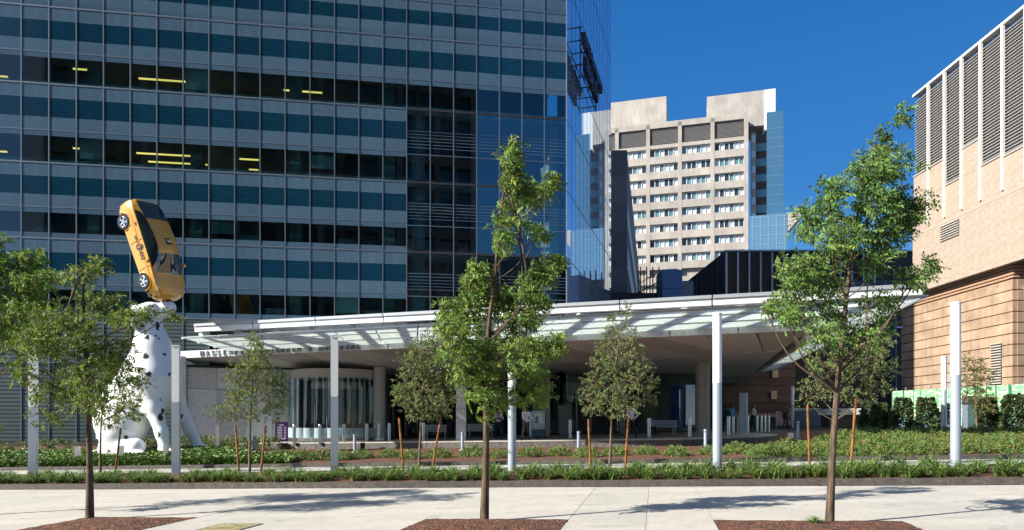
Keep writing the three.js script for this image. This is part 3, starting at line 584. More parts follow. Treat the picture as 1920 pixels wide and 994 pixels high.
// ---------------------------------------------------------------- pale hospital block far behind
{
  const h = thing('concrete_hospital_block', 'pale concrete hospital block with rows of strip windows against the sky', 'building', V(57.1, 0, -165), -Math.atan2(.264, .9646) * -1 * -1);
  h.rotation.y = Math.atan2(-.264, .9646);  // right end nearer
  const con = mat(.55, .51, .465, .85, { map: T.plaster }), con2 = mat(.52, .485, .45, .85, { map: T.plaster }), lou = mat(.27, .26, .25, .6);
  const L = 62, fl = 3.77, top = 76.4, r0 = 68.9, bay = 7.75;
  obj('wall', bx(L, 74, 1, -L / 2, 37.5, -1.0), con2, h);
  obj('parapet', bx(L, 1.4, .9, -L / 2, top - .7, .0), con, h);
  obj('end_pier', bx(1.0, 76, 1, -.5, 38, .0), con, h);
  const glassD = mat(.03, .045, .055, .08, { ior: 1.7 }), glassB = mat(.55, .60, .60, .15, { clearcoat: 1, clearcoatRoughness: .03 }), glassT = mat(.10, .22, .25, .08, { clearcoat: 1 }), frame = mat(.66, .66, .64, .5);
  const pg = prep(new THREE.BoxGeometry(.92, 1.72, .08)), pl = prep(new THREE.BoxGeometry(1.0, .42, .06)), fg = prep(new THREE.BoxGeometry(.16, 1.9, .3));
  for (let r = 0; r < 10; r++) obj('spandrel', bx(L - 1, fl - 1.95, .8, -L / 2 - .5, r0 - fl * (r + .5), .0), con, h);
  obj('spandrel', bx(L - 1, .9, .8, -L / 2 - .5, r0 + 1.45, .0), con, h);
  for (let b = 0; b < 7; b++) {
    const x1 = -1.0 - b * bay;
    obj('pier', bx(.95, 76 - 38, .86, x1 - bay + .45, 57, .02), con, h);
    if (b < 5) { // plant-room louvres in the top storey
      const sl = []; for (let k = 0; k < 14; k++) sl.push(bx(bay - 1.3, .12, .3, x1 - bay / 2 + .45, 71.35 + k * .29, -.12, 0, .6));
      obj('louvre', [bx(bay - 1.2, 4.2, .1, x1 - bay / 2 + .45, 73.2, -.35), ...sl], lou, h);
    }
    if (b < 5) for (let r = 0; r < 8; r++) for (let k = 0; k < 6; k++) {
      const x = x1 - .55 - k * 1.13, y = r0 - r * fl, z = ((b * 31 + r * 17 + k * 7) * 2654435761 >>> 0) / 4294967296, rowDark = (r * 7 + b * 3) % 5;
      const p = share('window_pane', pg, rowDark < 1 ? (z < .35 ? glassB : glassD) : rowDark === 2 ? (z < .4 ? glassB : glassT) : z < .62 ? glassB : z < .82 ? glassT : glassD, h); p.position.set(x, y + .0, -.34);
    }
  }
  const bars = []; for (let b = 0; b < 5; b++) for (let r = 0; r < 8; r++) for (let k = 0; k <= 6; k++) { const g = fg.clone(); g.translate(-1.0 - b * bay + .015 - k * 1.13, r0 - r * fl, -.27); bars.push(g); }
  obj('window_frames', bars, frame, h).userData.kind = 'stuff';
  const rails = []; for (let b = 0; b < 5; b++) for (let r = 0; r < 8; r++) { rails.push(bx(6.7, .14, .3, -1.0 - b * bay - 3.4, r0 - r * fl + .9, -.3)); }
  obj('window_rails', rails, frame, h).userData.kind = 'stuff';
  // penthouses on the roof
  obj('penthouse', bx(24, 10.6, 10, -31.5, 79.5, -9), con, h);
  obj('penthouse', bx(13.5, 8.6, 9, -2.8, 78.6, -7.5), con2, h);
  obj('penthouse', bx(2.6, 10, 9, 5.2, 77.9, -7.4), mat(.62, .62, .62, .8), h);
  obj('roof', bx(L, .3, 24, -L / 2, 75.6, -12.6), con2, h);
  // dark brick end with windows, blue glazed stair slab
  const brick = mat(.10, .075, .065, .85, { map: T.fine }), blue = mat(.05, .13, .22, .1, { ior: 1.8, clearcoat: 1 });
  obj('side_wall', bx(1.1, 70, 2, 1.3, 37, -2.2), con, h);
  obj('brick_end', bx(4.5, 62, 1, 3.1, 41, -3.6), brick, h);
  for (let r = 0; r < 8; r++) { const p = share('end_window', prep(new THREE.BoxGeometry(2.6, 1.9, .1)), glassT, h); p.position.set(3.4, 69 - r * fl, -3.05); const q = share('end_window', pl, glassB, h); q.position.set(1.3, 70.5 - r * fl, -1.15); q.scale.set(.85, 4, 1); }
  obj('stair_slab', bx(3.8, 72, 6, 6.3, 41, -5.2), blue, h);
  const jl = []; for (let r = 0; r < 24; r++) jl.push(bx(3.85, .06, .06, 6.3, 20 + r * 2.3, -2.18));
  obj('slab_joints', jl, mat(.2, .3, .4, .5), h);
  obj('lower_glass_block', bx(8.4, 13, 5, 4.4, 44.5, -.9), mat(.10, .22, .34, .12, { clearcoat: 1 }), h);
  const jb = []; for (let r = 0; r < 6; r++) jb.push(bx(8.45, .07, .06, 4.4, 39.5 + r * 2.2, 1.63)); for (let k = 0; k < 5; k++) jb.push(bx(.07, 13, .06, .9 + k * 1.8, 44.5, 1.64));
  obj('block_joints', jb, mat(.3, .42, .52, .5), h);
  const wedge = new THREE.Shape(); wedge.moveTo(8.6, 51.2); wedge.lineTo(12.6, 51.2); wedge.lineTo(8.6, 46.6); wedge.closePath();
  const wg = new THREE.ExtrudeGeometry(wedge, { depth: 6, bevelEnabled: false }); wg.translate(0, 0, -4.5); obj('wedge_canopy', wg, mat(.42, .40, .38, .6), h);
}
{ // dark stone slab block in front of it
  const s = thing('dark_stone_slab_building', 'narrow dark grey stone building standing just right of the glass tower', 'building', V(10.3, 0, -80));
  const st = [0, 1, 2].map(i => mat(.26 - .03 * i, .245 - .028 * i, .24 - .026 * i, .8, { map: T.fine }));
  const Y = [0, 7, 11.5, 15.8, 20, 24.2, 27.4, 30.6, 33.7];
  for (let k = 0; k < Y.length - 1; k++) for (let j = 0; j < 1; j++) obj('stone_panel', bx(3.2, Y[k + 1] - Y[k] - .05, 1, 1.6, (Y[k] + Y[k + 1]) / 2, -.5), st[(k * 2 + j) % 3], s);
  const a = V(3.2, 0, -.02), b = V(3.2 + 20.8, 0, -100);
  const side = [a, b].map(v => v.clone()); const mk = (y0, y1, off) => slab([V(a.x + off, y1, a.z), V(b.x + off, y1, b.z), V(b.x + off - 2.6, y1, b.z), V(a.x + off - 2.6, y1, a.z)], y1 - y0);
  obj('side_wall', mk(0, 33.68, -.02), st[1], s);
  const pale = mat(.40, .43, .47, .5); for (let k = 0; k < 5; k++) obj('side_band', mk(4 + k * 5.2, 6.6 + k * 5.2, .06), pale, s);
  obj('step_block', bx(1.2, 28, 1, -.65, 14, -2), st[2], s);
}
{ // dark metal box with fins
  const b = thing('dark_finned_box_building', 'low dark brown metal building with pale vertical fins above the canopy', 'building', V(23.4, 0, -75));
  const dk = mat(.045, .038, .034, .5, { metalness: .3 });
  obj('wall', bx(26, 20.6, 24, 13, 10.3, -12.05), dk, b);
  for (let k = 0; k < 14; k++) obj('fin', bx(.16, 8.4, .3, .1 + k * 1.25, 16.2, .12), M.alu, b);
  obj('rail', [bx(26, .16, .3, 13, 20.6, .14), bx(26, .14, .22, 13, 12.2, .1)], M.alu, b);
  for (let k = 1; k < 10; k++) obj('fin', bx(.12, 18, .08, -.06, 11.4, -k * 2.1), mat(.10, .085, .075, .5), b);
  for (const [y, z] of [[13.6, -6.5], [12.9, -15]]) obj('wall_light_spot', new THREE.SphereGeometry(.2, 10, 8).translate(-.25, y, z), new THREE.MeshStandardMaterial({ color: 0x998866, emissive: new THREE.Color(1, .85, .5), emissiveIntensity: 1.5 }), b);
}
{ // blue panelled box and the dark stair frame beside it
  const b = thing('blue_panel_building', 'bright blue panelled box peeking over the canopy', 'building', V(15.4, 0, -70));
  for (let k = 0; k < 9; k++) obj('blue_panel', bx(2.05, 1.92, 3, 1.05, 1 + k * 1.95 - .1, -1.5), mat(.035, .13 + .01 * (k % 2), .30, .45), b);
  obj('core', bx(3.0, 16.5, 3, 1.9, 8.2, -2.2), mat(.10, .16, .22, .5), b);
  const f = thing('steel_stair_frame', 'dark steel stair frame between the stone slab and the blue box', 'stair', V(12.9, 0, -69));
  const bars = []; for (let k = 0; k < 7; k++) bars.push(bx(.1, 17.5, .1, .1 + (k % 4) * .62, 8.75, -(k > 3 ? 1.4 : 0)));
  obj('posts', bars, M.dark, f);
  for (let k = 0; k < 8; k++) obj('stair_flight', [bx(2.2, .09, .5, 1.0, 2.6 + k * 1.85, -.7, 0, 0, k % 2 ? .5 : -.5), bx(2.2, .07, .07, 1.0, 3.5 + k * 1.85, -.4, 0, 0, k % 2 ? .5 : -.5)], mat(.05, .05, .055, .6), f);
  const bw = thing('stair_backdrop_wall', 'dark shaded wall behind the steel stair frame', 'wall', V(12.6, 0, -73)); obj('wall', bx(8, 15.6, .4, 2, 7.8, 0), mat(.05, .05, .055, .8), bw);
}
{ // pale colonnaded block seen between the right tree and the tan building
  const c = thing('beige_colonnade_building', 'distant beige building with a row of upright fins beside the tan building', 'building', V(98, 0, -190));
  const m = mat(.52, .46, .40, .85, { map: T.plaster });
  obj('wall', bx(44, 36, 12, 9, 18, -6.6), mat(.16, .16, .17, .7), c);
  obj('parapet', [bx(44, 3, 12.6, 9, 43.6, -6.3), bx(44, 1.2, 12.6, 9, 36.2, -6.3)], m, c); obj('attic', bx(14, 4, 9, 7, 46.5, -8), m, c);
  obj('upper_wall', bx(43, 6, 12, 9, 39.5, -6.8), mat(.12, .12, .13, .6), c);
  for (let k = 0; k < 22; k++) obj('fin', bx(.8, 6.2, .9, -12.2 + k * 2.0, 39.6, -.5), m, c);
  const bl = thing('blue_glass_block', 'blue glass block rising behind the right tree', 'building', V(70, 0, -170));
  obj('wall', bx(16, 44, 10, 4, 22, -5), mat(.05, .14, .26, .12, { clearcoat: 1 }), bl); for (let k = 0; k < 9; k++) obj('band', bx(16.1, .3, .2, 4, 20 + k * 2.8, .05), mat(.16, .26, .36, .5), bl);
}
{ // dark ribbed wall at the back of the drive, shaded by the canopy
  const w = thing('brown_coursed_wall', 'shaded brown wall of wide courses at the back of the covered drive', 'wall', V(18.6, 0, -60));
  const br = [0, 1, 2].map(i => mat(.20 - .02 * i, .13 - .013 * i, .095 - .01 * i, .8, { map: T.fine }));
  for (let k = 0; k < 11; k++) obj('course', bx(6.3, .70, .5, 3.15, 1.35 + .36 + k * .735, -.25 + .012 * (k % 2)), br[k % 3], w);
  obj('backing', bx(6.3, 9.5, .2, 3.15, 5, -.6), M.joint, w);
  obj('base_rail', bx(6, .35, .25, 3.0, 2.5 - .1, .2), mat(.45, .30, .20, .7), w);
  for (const [x, y] of [[4.35, 4.2], [4.45, 6.1]]) obj('wall_light_spot', bx(.5, .72, .12, x, y, .2), mat(.65, .48, .28, .5), w);  // no lamps: tan boxes stand for sun-lit squares, sunlight put into their colour
  const bk = thing('drive_void_panel', 'near black panel standing for the dark void of the covered drive behind the right tree', 'wall', V(25, 0, -62)); obj('wall', bx(9.5, 10.5, .6, 4.7, 6.1, -.3), mat(.035, .035, .04, .8), bk);  // near-black sheet in place of a void: the drive's deep shade as colour
  const gl = thing('blue_glass_wing', 'blue grey glazed wing beside the tan building corner', 'building', V(34.0, 0, -66));
  obj('glass', bx(5.2, 15, 3, .6, 8, -1.5), mat(.10, .17, .24, .15, { clearcoat: 1 }), gl); for (let k = 0; k < 6; k++) obj('mullion', bx(.08, 15, .1, -1.9 + k, 8, .04), M.alu, gl); for (let k = 0; k < 6; k++) obj('transom', bx(5.2, .08, .08, .6, 3 + k * 2.2, .05), M.alu, gl);
}
// ---------------------------------------------------------------- tan building at the right
{
  const t = thing('tan_brick_building', 'tan brick building with coursed base and tall black louvres at the right', 'building', V(33.6, .16, 0));
  t.scale.setScalar(.916);
  const brickT = texture(256, 256, (x, y, i, j) => { const row = Math.floor(y * 16), bxx = (x * 8 + (row % 2) * .5) % 1, by = (y * 16) % 1, m = bxx < .06 || by < .14; const h = lat[(row * 71 + Math.floor(x * 8 + (row % 2) * .5) * 13) & 1023]; const n = fbm(x, y, 4, 4); return m ? [.66, .62, .57] : [.74 + .10 * (h - .5) + .10 * n, .665 + .09 * (h - .5) + .10 * n, .60 + .08 * (h - .5) + .09 * n]; }, 1 / 1.7);
  const stainT = texture(256, 256, (x, y) => { const s = fbm(x * 1, y * .15, 20, 4), n = fbm(x, y, 6, 4), j = (x * 12) % 1 < .035 ? -.06 : 0, v = .80 + .22 * (n - .5) + .18 * (s - .5) + j; return [v, v * .985, v * .96]; }, [1 / 6, 1 / 6]);
  const base = [0, 1, 2].map(i => mat(.62 - .02 * i, .45 - .018 * i, .33 - .015 * i, .85, { map: stainT })), brick = mat(.66, .655, .65, .9, { map: brickT }), groove = mat(.26, .15, .09, .9);
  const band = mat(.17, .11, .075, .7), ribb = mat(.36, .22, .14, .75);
  // coursed base, face towards -x, from Z 50 to Z 64; the front return runs off to the right
  const ch = .80, y0 = 1.15, n = 14;
  obj('base_backing', bx(.5, 11.4, 14.0, .45, 6.6, -57.2), groove, t); obj('base_backing', bx(20, 11.4, .5, 10.2, 6.6, -50.45), groove, t);
  for (let k = 0; k < n; k++) {
    obj('course', bx(.30, ch - .07, 14.3, .15, y0 + ch * (k + .5), -57.25 + .1), base[(k * 2) % 3], t);
    obj('course', bx(19.7, ch - .07, .30, 10.16, y0 + ch * (k + .5), -50.0 - .09), base[(k * 2 + 1) % 3], t);
  }
  // shadowed ledge of corrugated ribs under the overhang
  const topY = y0 + ch * n + .05;
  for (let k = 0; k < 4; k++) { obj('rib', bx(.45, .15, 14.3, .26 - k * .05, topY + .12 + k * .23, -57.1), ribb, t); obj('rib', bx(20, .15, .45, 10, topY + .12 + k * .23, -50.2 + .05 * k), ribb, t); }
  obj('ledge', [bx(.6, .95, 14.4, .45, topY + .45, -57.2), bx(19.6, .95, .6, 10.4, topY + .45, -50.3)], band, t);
  // upper brick volume, overhanging a little
  const X0 = -.75, uy = topY + .93, Zn = 38, Zf = 61.2, zl = Zf - Zn;
  const lv = [[61.05, 58.95, 6.8], [58.75, 56.75, 6.8], [56.55, 54.6, 9.1], [54.4, 52.4, 6.9], [52.2, 50.05, 9.1], [49.85, 47.8, 9.3], [47.6, 45.3, 7], [45.1, 42.8, 9]]; // louvre bays: far, near, height
  const roofY = 30.9, wallTop = roofY;
  const sy = 18.4;
  obj('brick_wall', bx(.5, sy - .05 - uy, zl, X0 + .25, (sy - .05 + uy) / 2, -(Zn + Zf) / 2), brick, t);
  obj('string_course', bx(.54, .09, zl, X0 + .25, sy, -(Zn + Zf) / 2), mat(.40, .34, .29, .8), t);
  obj('brick_wall', bx(.5, 2.9, zl, X0 + .26, sy + 1.5, -(Zn + Zf) / 2), brick, t);
  obj('end_wall', bx(16, roofY - uy, .5, 8.2, (roofY + uy) / 2, -Zf + .2), brick, t);
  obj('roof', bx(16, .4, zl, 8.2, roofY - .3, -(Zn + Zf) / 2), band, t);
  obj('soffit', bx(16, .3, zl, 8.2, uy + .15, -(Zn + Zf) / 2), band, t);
  const slatM = mat(.36, .345, .325, .6);
  for (const [a, b, hgt] of lv) {
    const w = a - b, yc = roofY - .35;
    const slats = []; for (let y = yc - .2; y > yc - hgt; y -= .24) slats.push(bx(.04, .075, w, X0 + .10, y, -(a + b) / 2, 0, 0, -.5));
    const L = new THREE.Group(); L.name = 'louvre'; t.add(L);
    obj('louvre_box', bx(.3, hgt, w, X0 + .42, yc - hgt / 2, -(a + b) / 2), M.dark, L);
    obj('slats', slats, slatM, L).userData.kind = 'stuff';
    { const hb = yc - hgt - (sy + 2.96); if (hb > .05) obj('brick_panel', bx(.5, hb, w, X0 + .255, sy + 2.96 + hb / 2, -(a + b) / 2), brick, t); }
    obj('louvre_sill', bx(.2, .12, w, X0 + .03, yc - hgt, -(a + b) / 2), slatM, t);
    obj('pilaster', bx(.2, roofY - sy - .4, .2, X0 - .02, (roofY + sy + .4) / 2, -b + .1), mat(.62, .60, .57, .5), t);
  }
  obj('coping', bx(.7, .2, zl - .1, X0 + .28, roofY + .1, -(Zn + Zf) / 2), mat(.66, .66, .66, .4), t);
  const vent = (x, y, z, w, h, face) => { const q = []; for (let k = 0; k < h / .2; k++) q.push(face ? bx(w, .11, .08, x, y - h / 2 + .1 + k * .2, z, 0, .5) : bx(.08, .11, w, x, y - h / 2 + .1 + k * .2, z, 0, 0, -.5)); const v = new THREE.Group(); v.name = 'vent'; t.add(v); obj('vent_recess', face ? bx(w, h, .06, x, y, z - .03) : bx(.06, h, w, x + .04, y, z), M.dark, v); obj('vent_slats', q, mat(.36, .33, .29, .6), v); };
  vent(X0 - .04, 17.5, -56.0, 2.35, 1.3, false); vent(-.06, 6.2, -51.65, 1.1, 3.1, false); vent(1.3, 6.2, -49.84, 1.0, 3.1, true);
  obj('camera_box', bx(.3, .2, .4, .9, 11.6, -49.7), M.white, t);
}
// ---------------------------------------------------------------- printed fence, bushes' backdrop, monument sign
{
  const f = thing('printed_forest_fence', 'curving fence printed with a bright green birch forest', 'fence');
  const art = texture(1024, 256, (x, y) => {
    const n = fbm(x, y, 24, 4), tr = fbm(x, 0, 60, 2), tr2 = vnoise(x * 90 + .4 * fbm(x, y, 5, 2), 3, 90);
    const leaf = smooth(.42, .62, fbm(x + .31, y, 40, 3)), low = smooth(.42, .05, y);
    let c = [lerp(.44, .84, leaf), lerp(.70, .93, leaf), lerp(.50, .76, leaf)];
    if (tr2 > .62) c = tr2 > .74 ? [.12 + .2 * n, .32 + .25 * n, .22 + .2 * n] : [.55, .78, .62];
    const b = low * smooth(.45, .6, fbm(x, y, 9, 3)); c = [lerp(c[0], .62, b), lerp(c[1], .74, b), lerp(c[2], .93, b)];
    return c;
  });
  const pts = [V(30.6, 0, -34), V(30.4, 0, -40.6), V(29.4, 0, -45), V(28.4, 0, -49.3), V(28.2, 0, -50.6), V(28.9, 0, -51.4), V(31, 0, -51.8)];
  const cv = new THREE.CatmullRomCurve3(pts, false, 'catmullrom', .3), len = cv.getLength(), N = 9;
  const m = mat(.86, .86, .86, .55, { map: art });
  for (let i = 0; i < N; i++) {
    const K = 6, pos = [], uv = [], idx = []; const y1 = 4.12;
    for (let k = 0; k <= K; k++) { const t = (i + (k + (k === 0 ? .01 : k === K ? -.01 : 0)) / K) / N, q = cv.getPointAt(t), tg = cv.getTangentAt(t), nx = -tg.z * .02, nz = tg.x * .02; const y0 = plazaY(q.x) - .1; pos.push(q.x + nx, y0, q.z + nz, q.x + nx, y1, q.z + nz, q.x - nx, y0, q.z - nz, q.x - nx, y1, q.z - nz); const u = t * len / 9.5; uv.push(u, 0, u, 1, u, 0, u, 1); }
    for (let k = 0; k < K; k++) { const a = k * 4, b = a + 4; idx.push(a, b, a + 1, b, b + 1, a + 1, a + 2, a + 3, b + 2, b + 2, a + 3, b + 3, a + 1, b + 1, a + 3, b + 1, b + 3, a + 3); }
    const g = new THREE.BufferGeometry(); g.setAttribute('position', new THREE.Float32BufferAttribute(pos, 3)); g.setAttribute('uv', new THREE.Float32BufferAttribute(uv, 2)); g.setIndex(idx); const g2 = g.toNonIndexed(); g2.computeVertexNormals();
    obj('printed_panel', g2, m, f, false);
    const q = cv.getPointAt(i / N); obj('fence_post', cyl(.05, .05, 3.0, q.x + .1, plazaY(q.x) - .1, q.z, 8), M.steel, f);
  }
  const s = thing('monument_sign', 'tall grey monument sign with a dark top beside the printed fence', 'sign', V(28.45, plazaY(28) - .05, -42.2), .4);
  obj('slab', cbx(1.35, 1.5, .35, .015, 0, .75, 0), mat(.20, .24, .32, .35, { metalness: .4 }), s);
  obj('dark_cap', cbx(1.37, .55, .37, .015, 0, 1.78, 0), mat(.04, .03, .045, .3), s);
  obj('worn_line_of_lettering', [0, 1, 2, 3, 4, 5].map(k => bx(.075 + .02 * (k % 2), .09, .01, -.3 + k * .13, 1.38, .178)), mat(.05, .05, .09, .5), s);
}
// ---------------------------------------------------------------- blocks across the street, behind the camera (the tower mirrors them)
{
  const b = thing('office_block_across_street', 'broad brown office block across the street mirrored in the glass tower', 'building', V(-16, 0, 24));
  const wl = mat(.20, .16, .13, .85, { map: T.plaster }), gl = mat(.02, .04, .05, .08, { ior: 1.8 }), pale = mat(.34, .31, .28, .85, { map: T.plaster });
  obj('wall', bx(62, 78, 18, 0, 38, 9.6), gl, b);
  for (let k = 0; k < 20; k++) obj('spandrel_band', bx(62.4, 1.5, .8, 0, 1 + k * 4.0, .1), k % 5 === 4 ? pale : wl, b);
  for (let k = 0; k < 21; k++) obj('pier', bx(.9, 78, .9, -31 + k * 3.1, 38, .0), k % 4 ? wl : pale, b);
  obj('white_corner_shaft', bx(2.4, 82, 2.4, -32.4, 40, .0), mat(.7, .69, .66, .8), b);
  const g = thing('grey_tower_across_street', 'grey gridded tower farther down the opposite street', 'building', V(44, 0, 85));
  obj('wall', bx(26, 46, 18, 0, 22, 9.6), gl, g);
  for (let k = 0; k < 12; k++) obj('spandrel_band', bx(26.4, 1.6, .8, 0, 1 + k * 4, .1), wl, g);
  for (let k = 0; k < 12; k++) obj('pier', bx(.8, 46, .9, -13 + k * 2.36, 22, .0), wl, g);
}
// ---------------------------------------------------------------- tall light columns
function lightColumn(label, x, Z, y, h = 4.72, square = false) {
  const c = thing('light_column', label, 'light column', V(x, y, -Z), square ? .25 : 0, 'tall light columns in the front bed');
  const r = .135, up = h * .434, lo = h - up, sec = 28;
  obj('metal_shaft', square ? cbx(.26, lo + .3, .26, .03, 0, lo / 2 - .15, 0) : cyl(r, r, lo + .3, 0, -.3, 0, sec), M.poleGrey, c);
  obj('white_diffuser', square ? cbx(.25, up - .01, .25, .03, 0, lo + up / 2, 0) : cyl(r * .985, r * .985, up - .01, 0, lo + .005, 0, sec), M.poleWhite, c);
  obj('cap', square ? cbx(.28, .05, .28, .01, 0, h + .02, 0) : cyl(r * 1.05, r * 1.05, .05, 0, h, 0, sec), M.white, c);
  return c;
}
const soilY = (x, Z) => { const [v, u] = toUV(x, Z); return KW(v, .145 + .1 * smooth(0, .8, (u - .16) / 3.15), u).y; };
[[62, 26.1, 'white and grey light column at the far left edge of the front bed', true], [330, 25.0, 'white and grey light column in front of the dog sculpture', true], [627, 23.6, 'white and grey light column in front of the curved glass room', true], [960, 22.5, 'white and grey light column behind the middle street tree', false], [1345, 20.5, 'white and grey light column before the covered drive', false], [1792, 19.6, 'thick white light column with leaf shadows at the right', false]].forEach(([px, Z, label, sq]) => {
  const x = (px - 960) * Z / FOC; lightColumn(label, x, Z, soilY(x, Z) - .02, 4.72, sq);
});
{ // two more columns across the drive
  const x = (1770 - 960) * 36 / FOC; lightColumn('smaller light column behind the thick white one, before the printed fence', x, 36, plazaY(x) - .12, 4.05).userData.group = 'far light columns';
  const x2 = (1486 - 960) * 58 / FOC; lightColumn('slim light column beside the shaded brown wall', x2, 58, plazaY(x2) - .05, 3.5).userData.group = 'far light columns';
}
// ---------------------------------------------------------------- bollards
{
  const proto = (h, r) => { const b = new THREE.Group(); obj('tube', cyl(r, r, h, 0, -.05, 0, 16), M.steel, b); obj('cap', [cyl(r * 1.02, r * .9, .03, 0, h - .05, 0, 16)], M.steel, b); return b; };
  const list = [[552, 39.2, 'glass'], [600, 38.7, 'glass'], [645, 38.9, 'glass'], [688, 39.6, 'glass'], [711, 40.0, 'glass'], [730, 39.5, 'glass'], [794, 38.2, 'mid'], [1069, 38.0, 'door'], [1217, 36.2, 'bench'], [1293, 36.0, 'column'], [1366, 37.5, 'people']];
  const names = { glass: 'before the curved glass room', mid: 'beside the left entrance door', door: 'before the stone door portal', bench: 'at the left end of the right bench', column: 'left of the beige column', people: 'in front of the people waiting by the column' };
  const p = proto(1.05, .1); p.name = 'steel_bollard'; let n = 0;
  list.forEach(([px, Z, k], i) => {
    const x = (px - 960) * Z / FOC, b = p.clone(); b.name = numbered('steel_bollard'); b.position.set(x, plazaY(x), -Z); scene.add(b);
    tag(b, k === 'glass' ? `${ord[i]} steel bollard from the left ${names[k]}` : `steel bollard ${names[k]}`, 'bollard', 'steel bollards on the plaza');
  });
  [1375, 1384, 1402, 1419, 1427, 1434, 1441].forEach((px, i) => { const Z = 43 + i * .2, x = (px - 960) * Z / FOC, b = p.clone(); b.name = numbered('steel_bollard'); b.position.set(x, plazaY(x), -Z); scene.add(b); tag(b, `${ord[i]} from the left in the row of slim bollards by the grey kiosk pillar`, 'bollard', 'row of bollards by the drive'); });
  // square posts round the sculpture
  [[145, 30.9, 878, 838], [227, 30.6, 875, 837], [311, 30.2, 873, 835], [408, 35.8, 841, 797]].forEach(([px, Z, yb, yt], i) => {
    const x = (px - 960) * Z / FOC, h = (yb - yt) * Z / FOC, yy = Math.min(slopeY(x, Z), P(px, yb, Z).y), top = P(px, yt, Z).y;
    const b = thing('square_post', ['pale square post at the left of the dog sculpture', 'pale square post before the dog\'s hind paw', 'pale square post before the dog\'s front paw', 'pale square post between the dog and the metal wall'][i], 'post', V(x, yy - .1, -Z), .2, 'square posts round the sculpture');
    obj('shaft', cbx(.19, top - yy + .1, .19, .012, 0, (top - yy + .1) / 2, 0), mat(.55, .54, .52, .4, { metalness: .4 }), b);
    obj('top_plate', cbx(.17, .02, .17, .005, 0, top - yy + .112, 0), M.steel, b);
  });
  // low path lights
  [[477, 35.5, 850, 818, 'behind the staked tree left of the curved glass room'], [665, 34.6, 850, 815, 'below the curved glass room'], [867, 34.0, 843, 811, 'at the foot of the white pier'], [1085, 31.6, 842, 809, 'left of the staked tree before the door portal'], [1323, 29.6, 833, 805, 'left of the light column before the drive'], [1496, 33, 823, 790, 'at the right end of the plaza wall']].forEach(([px, Z, yb, yt, wh]) => {
    const x = (px - 960) * Z / FOC, base = slopeY(x, Z), top = P(px, yt, Z).y, h = Math.max(.6, top - base);
    const b = thing('path_light', `grey cylindrical path light ${wh}`, 'path light', V(x, base, -Z), 0, 'path lights in the mulch bed');
    obj('tube', cyl(.075, .075, h - .1, 0, -.03, 0, 14), M.poleGrey, b); obj('lens', cyl(.062, .062, .12, 0, h - .22, 0, 14), M.dark, b); obj('cap', cyl(.08, .08, .1, 0, h - .1, 0, 14), M.poleGrey, b); obj('footing', cyl(.16, .13, .06, 0, -.02, 0, 14), M.coping, b);
  });
  [[683, 36.8, 'beside the path light'], [1101, 33.9, 'before the door portal']].forEach(([px, Z, wh]) => {
    const x = (px - 960) * Z / FOC, b = thing('junction_box', `small black box by the granite wall ${wh}`, 'box', V(x, slopeY(x, Z - .4), -(Z - .4)), .15);
    obj('case', cbx(.24, .4, .16, .012, 0, .2, 0), M.dark, b); obj('conduit', cyl(.02, .02, .3, -.2, 0, 0, 8), M.steel, b);
  });
  { const Z = 31.5, x = (1483 - 960) * Z / FOC, b = thing('valve_box', 'small white box on legs among the junipers', 'box', V(x, slopeY(x, Z), -Z), .2); obj('case', cbx(.2, .22, .16, .012, 0, .42, 0), M.white, b); obj('leg', bx(.03, .35, .03, -.06, .15, 0), M.steel, b); obj('leg', bx(.03, .35, .03, .06, .15, 0), M.steel, b); }
}
// ---------------------------------------------------------------- benches
function bench(label, x, Z, ry, w = 1.7) {
  const b = thing('bench', label, 'bench', V(x, plazaY(x), -Z), ry, 'slatted metal benches by the entrance');
  const m = mat(.38, .42, .45, .45, { metalness: .4 });
  for (let k = 0; k < 5; k++) obj('back_slat', cbx(w, .07, .03, .006, 0, .5 + k * .085, .22 - k * .012), m, b);
  for (let k = 0; k < 5; k++) obj('seat_slat', cbx(w, .03, .075, .006, 0, .45, -.22 + k * .095), m, b);
  for (const s of [-1, 1]) obj('leg', [bx(.05, .45, .05, s * w * .42, .215, -.2), bx(.05, .85, .05, s * w * .42, .42, .25), bx(.05, .05, .5, s * w * .42, .42, .02)], M.alu, b);
}
bench('right bench of grey slats before the dark glass', (1242 - 960) * 41.5 / FOC, 41.5, .05);
bench('grey slatted bench right of the white pier', (901 - 960) * 41 / FOC, 41, .05, 1.6);
bench('grey slatted bench left of the white pier', (818 - 960) * 42 / FOC, 42, .05, 1.3);
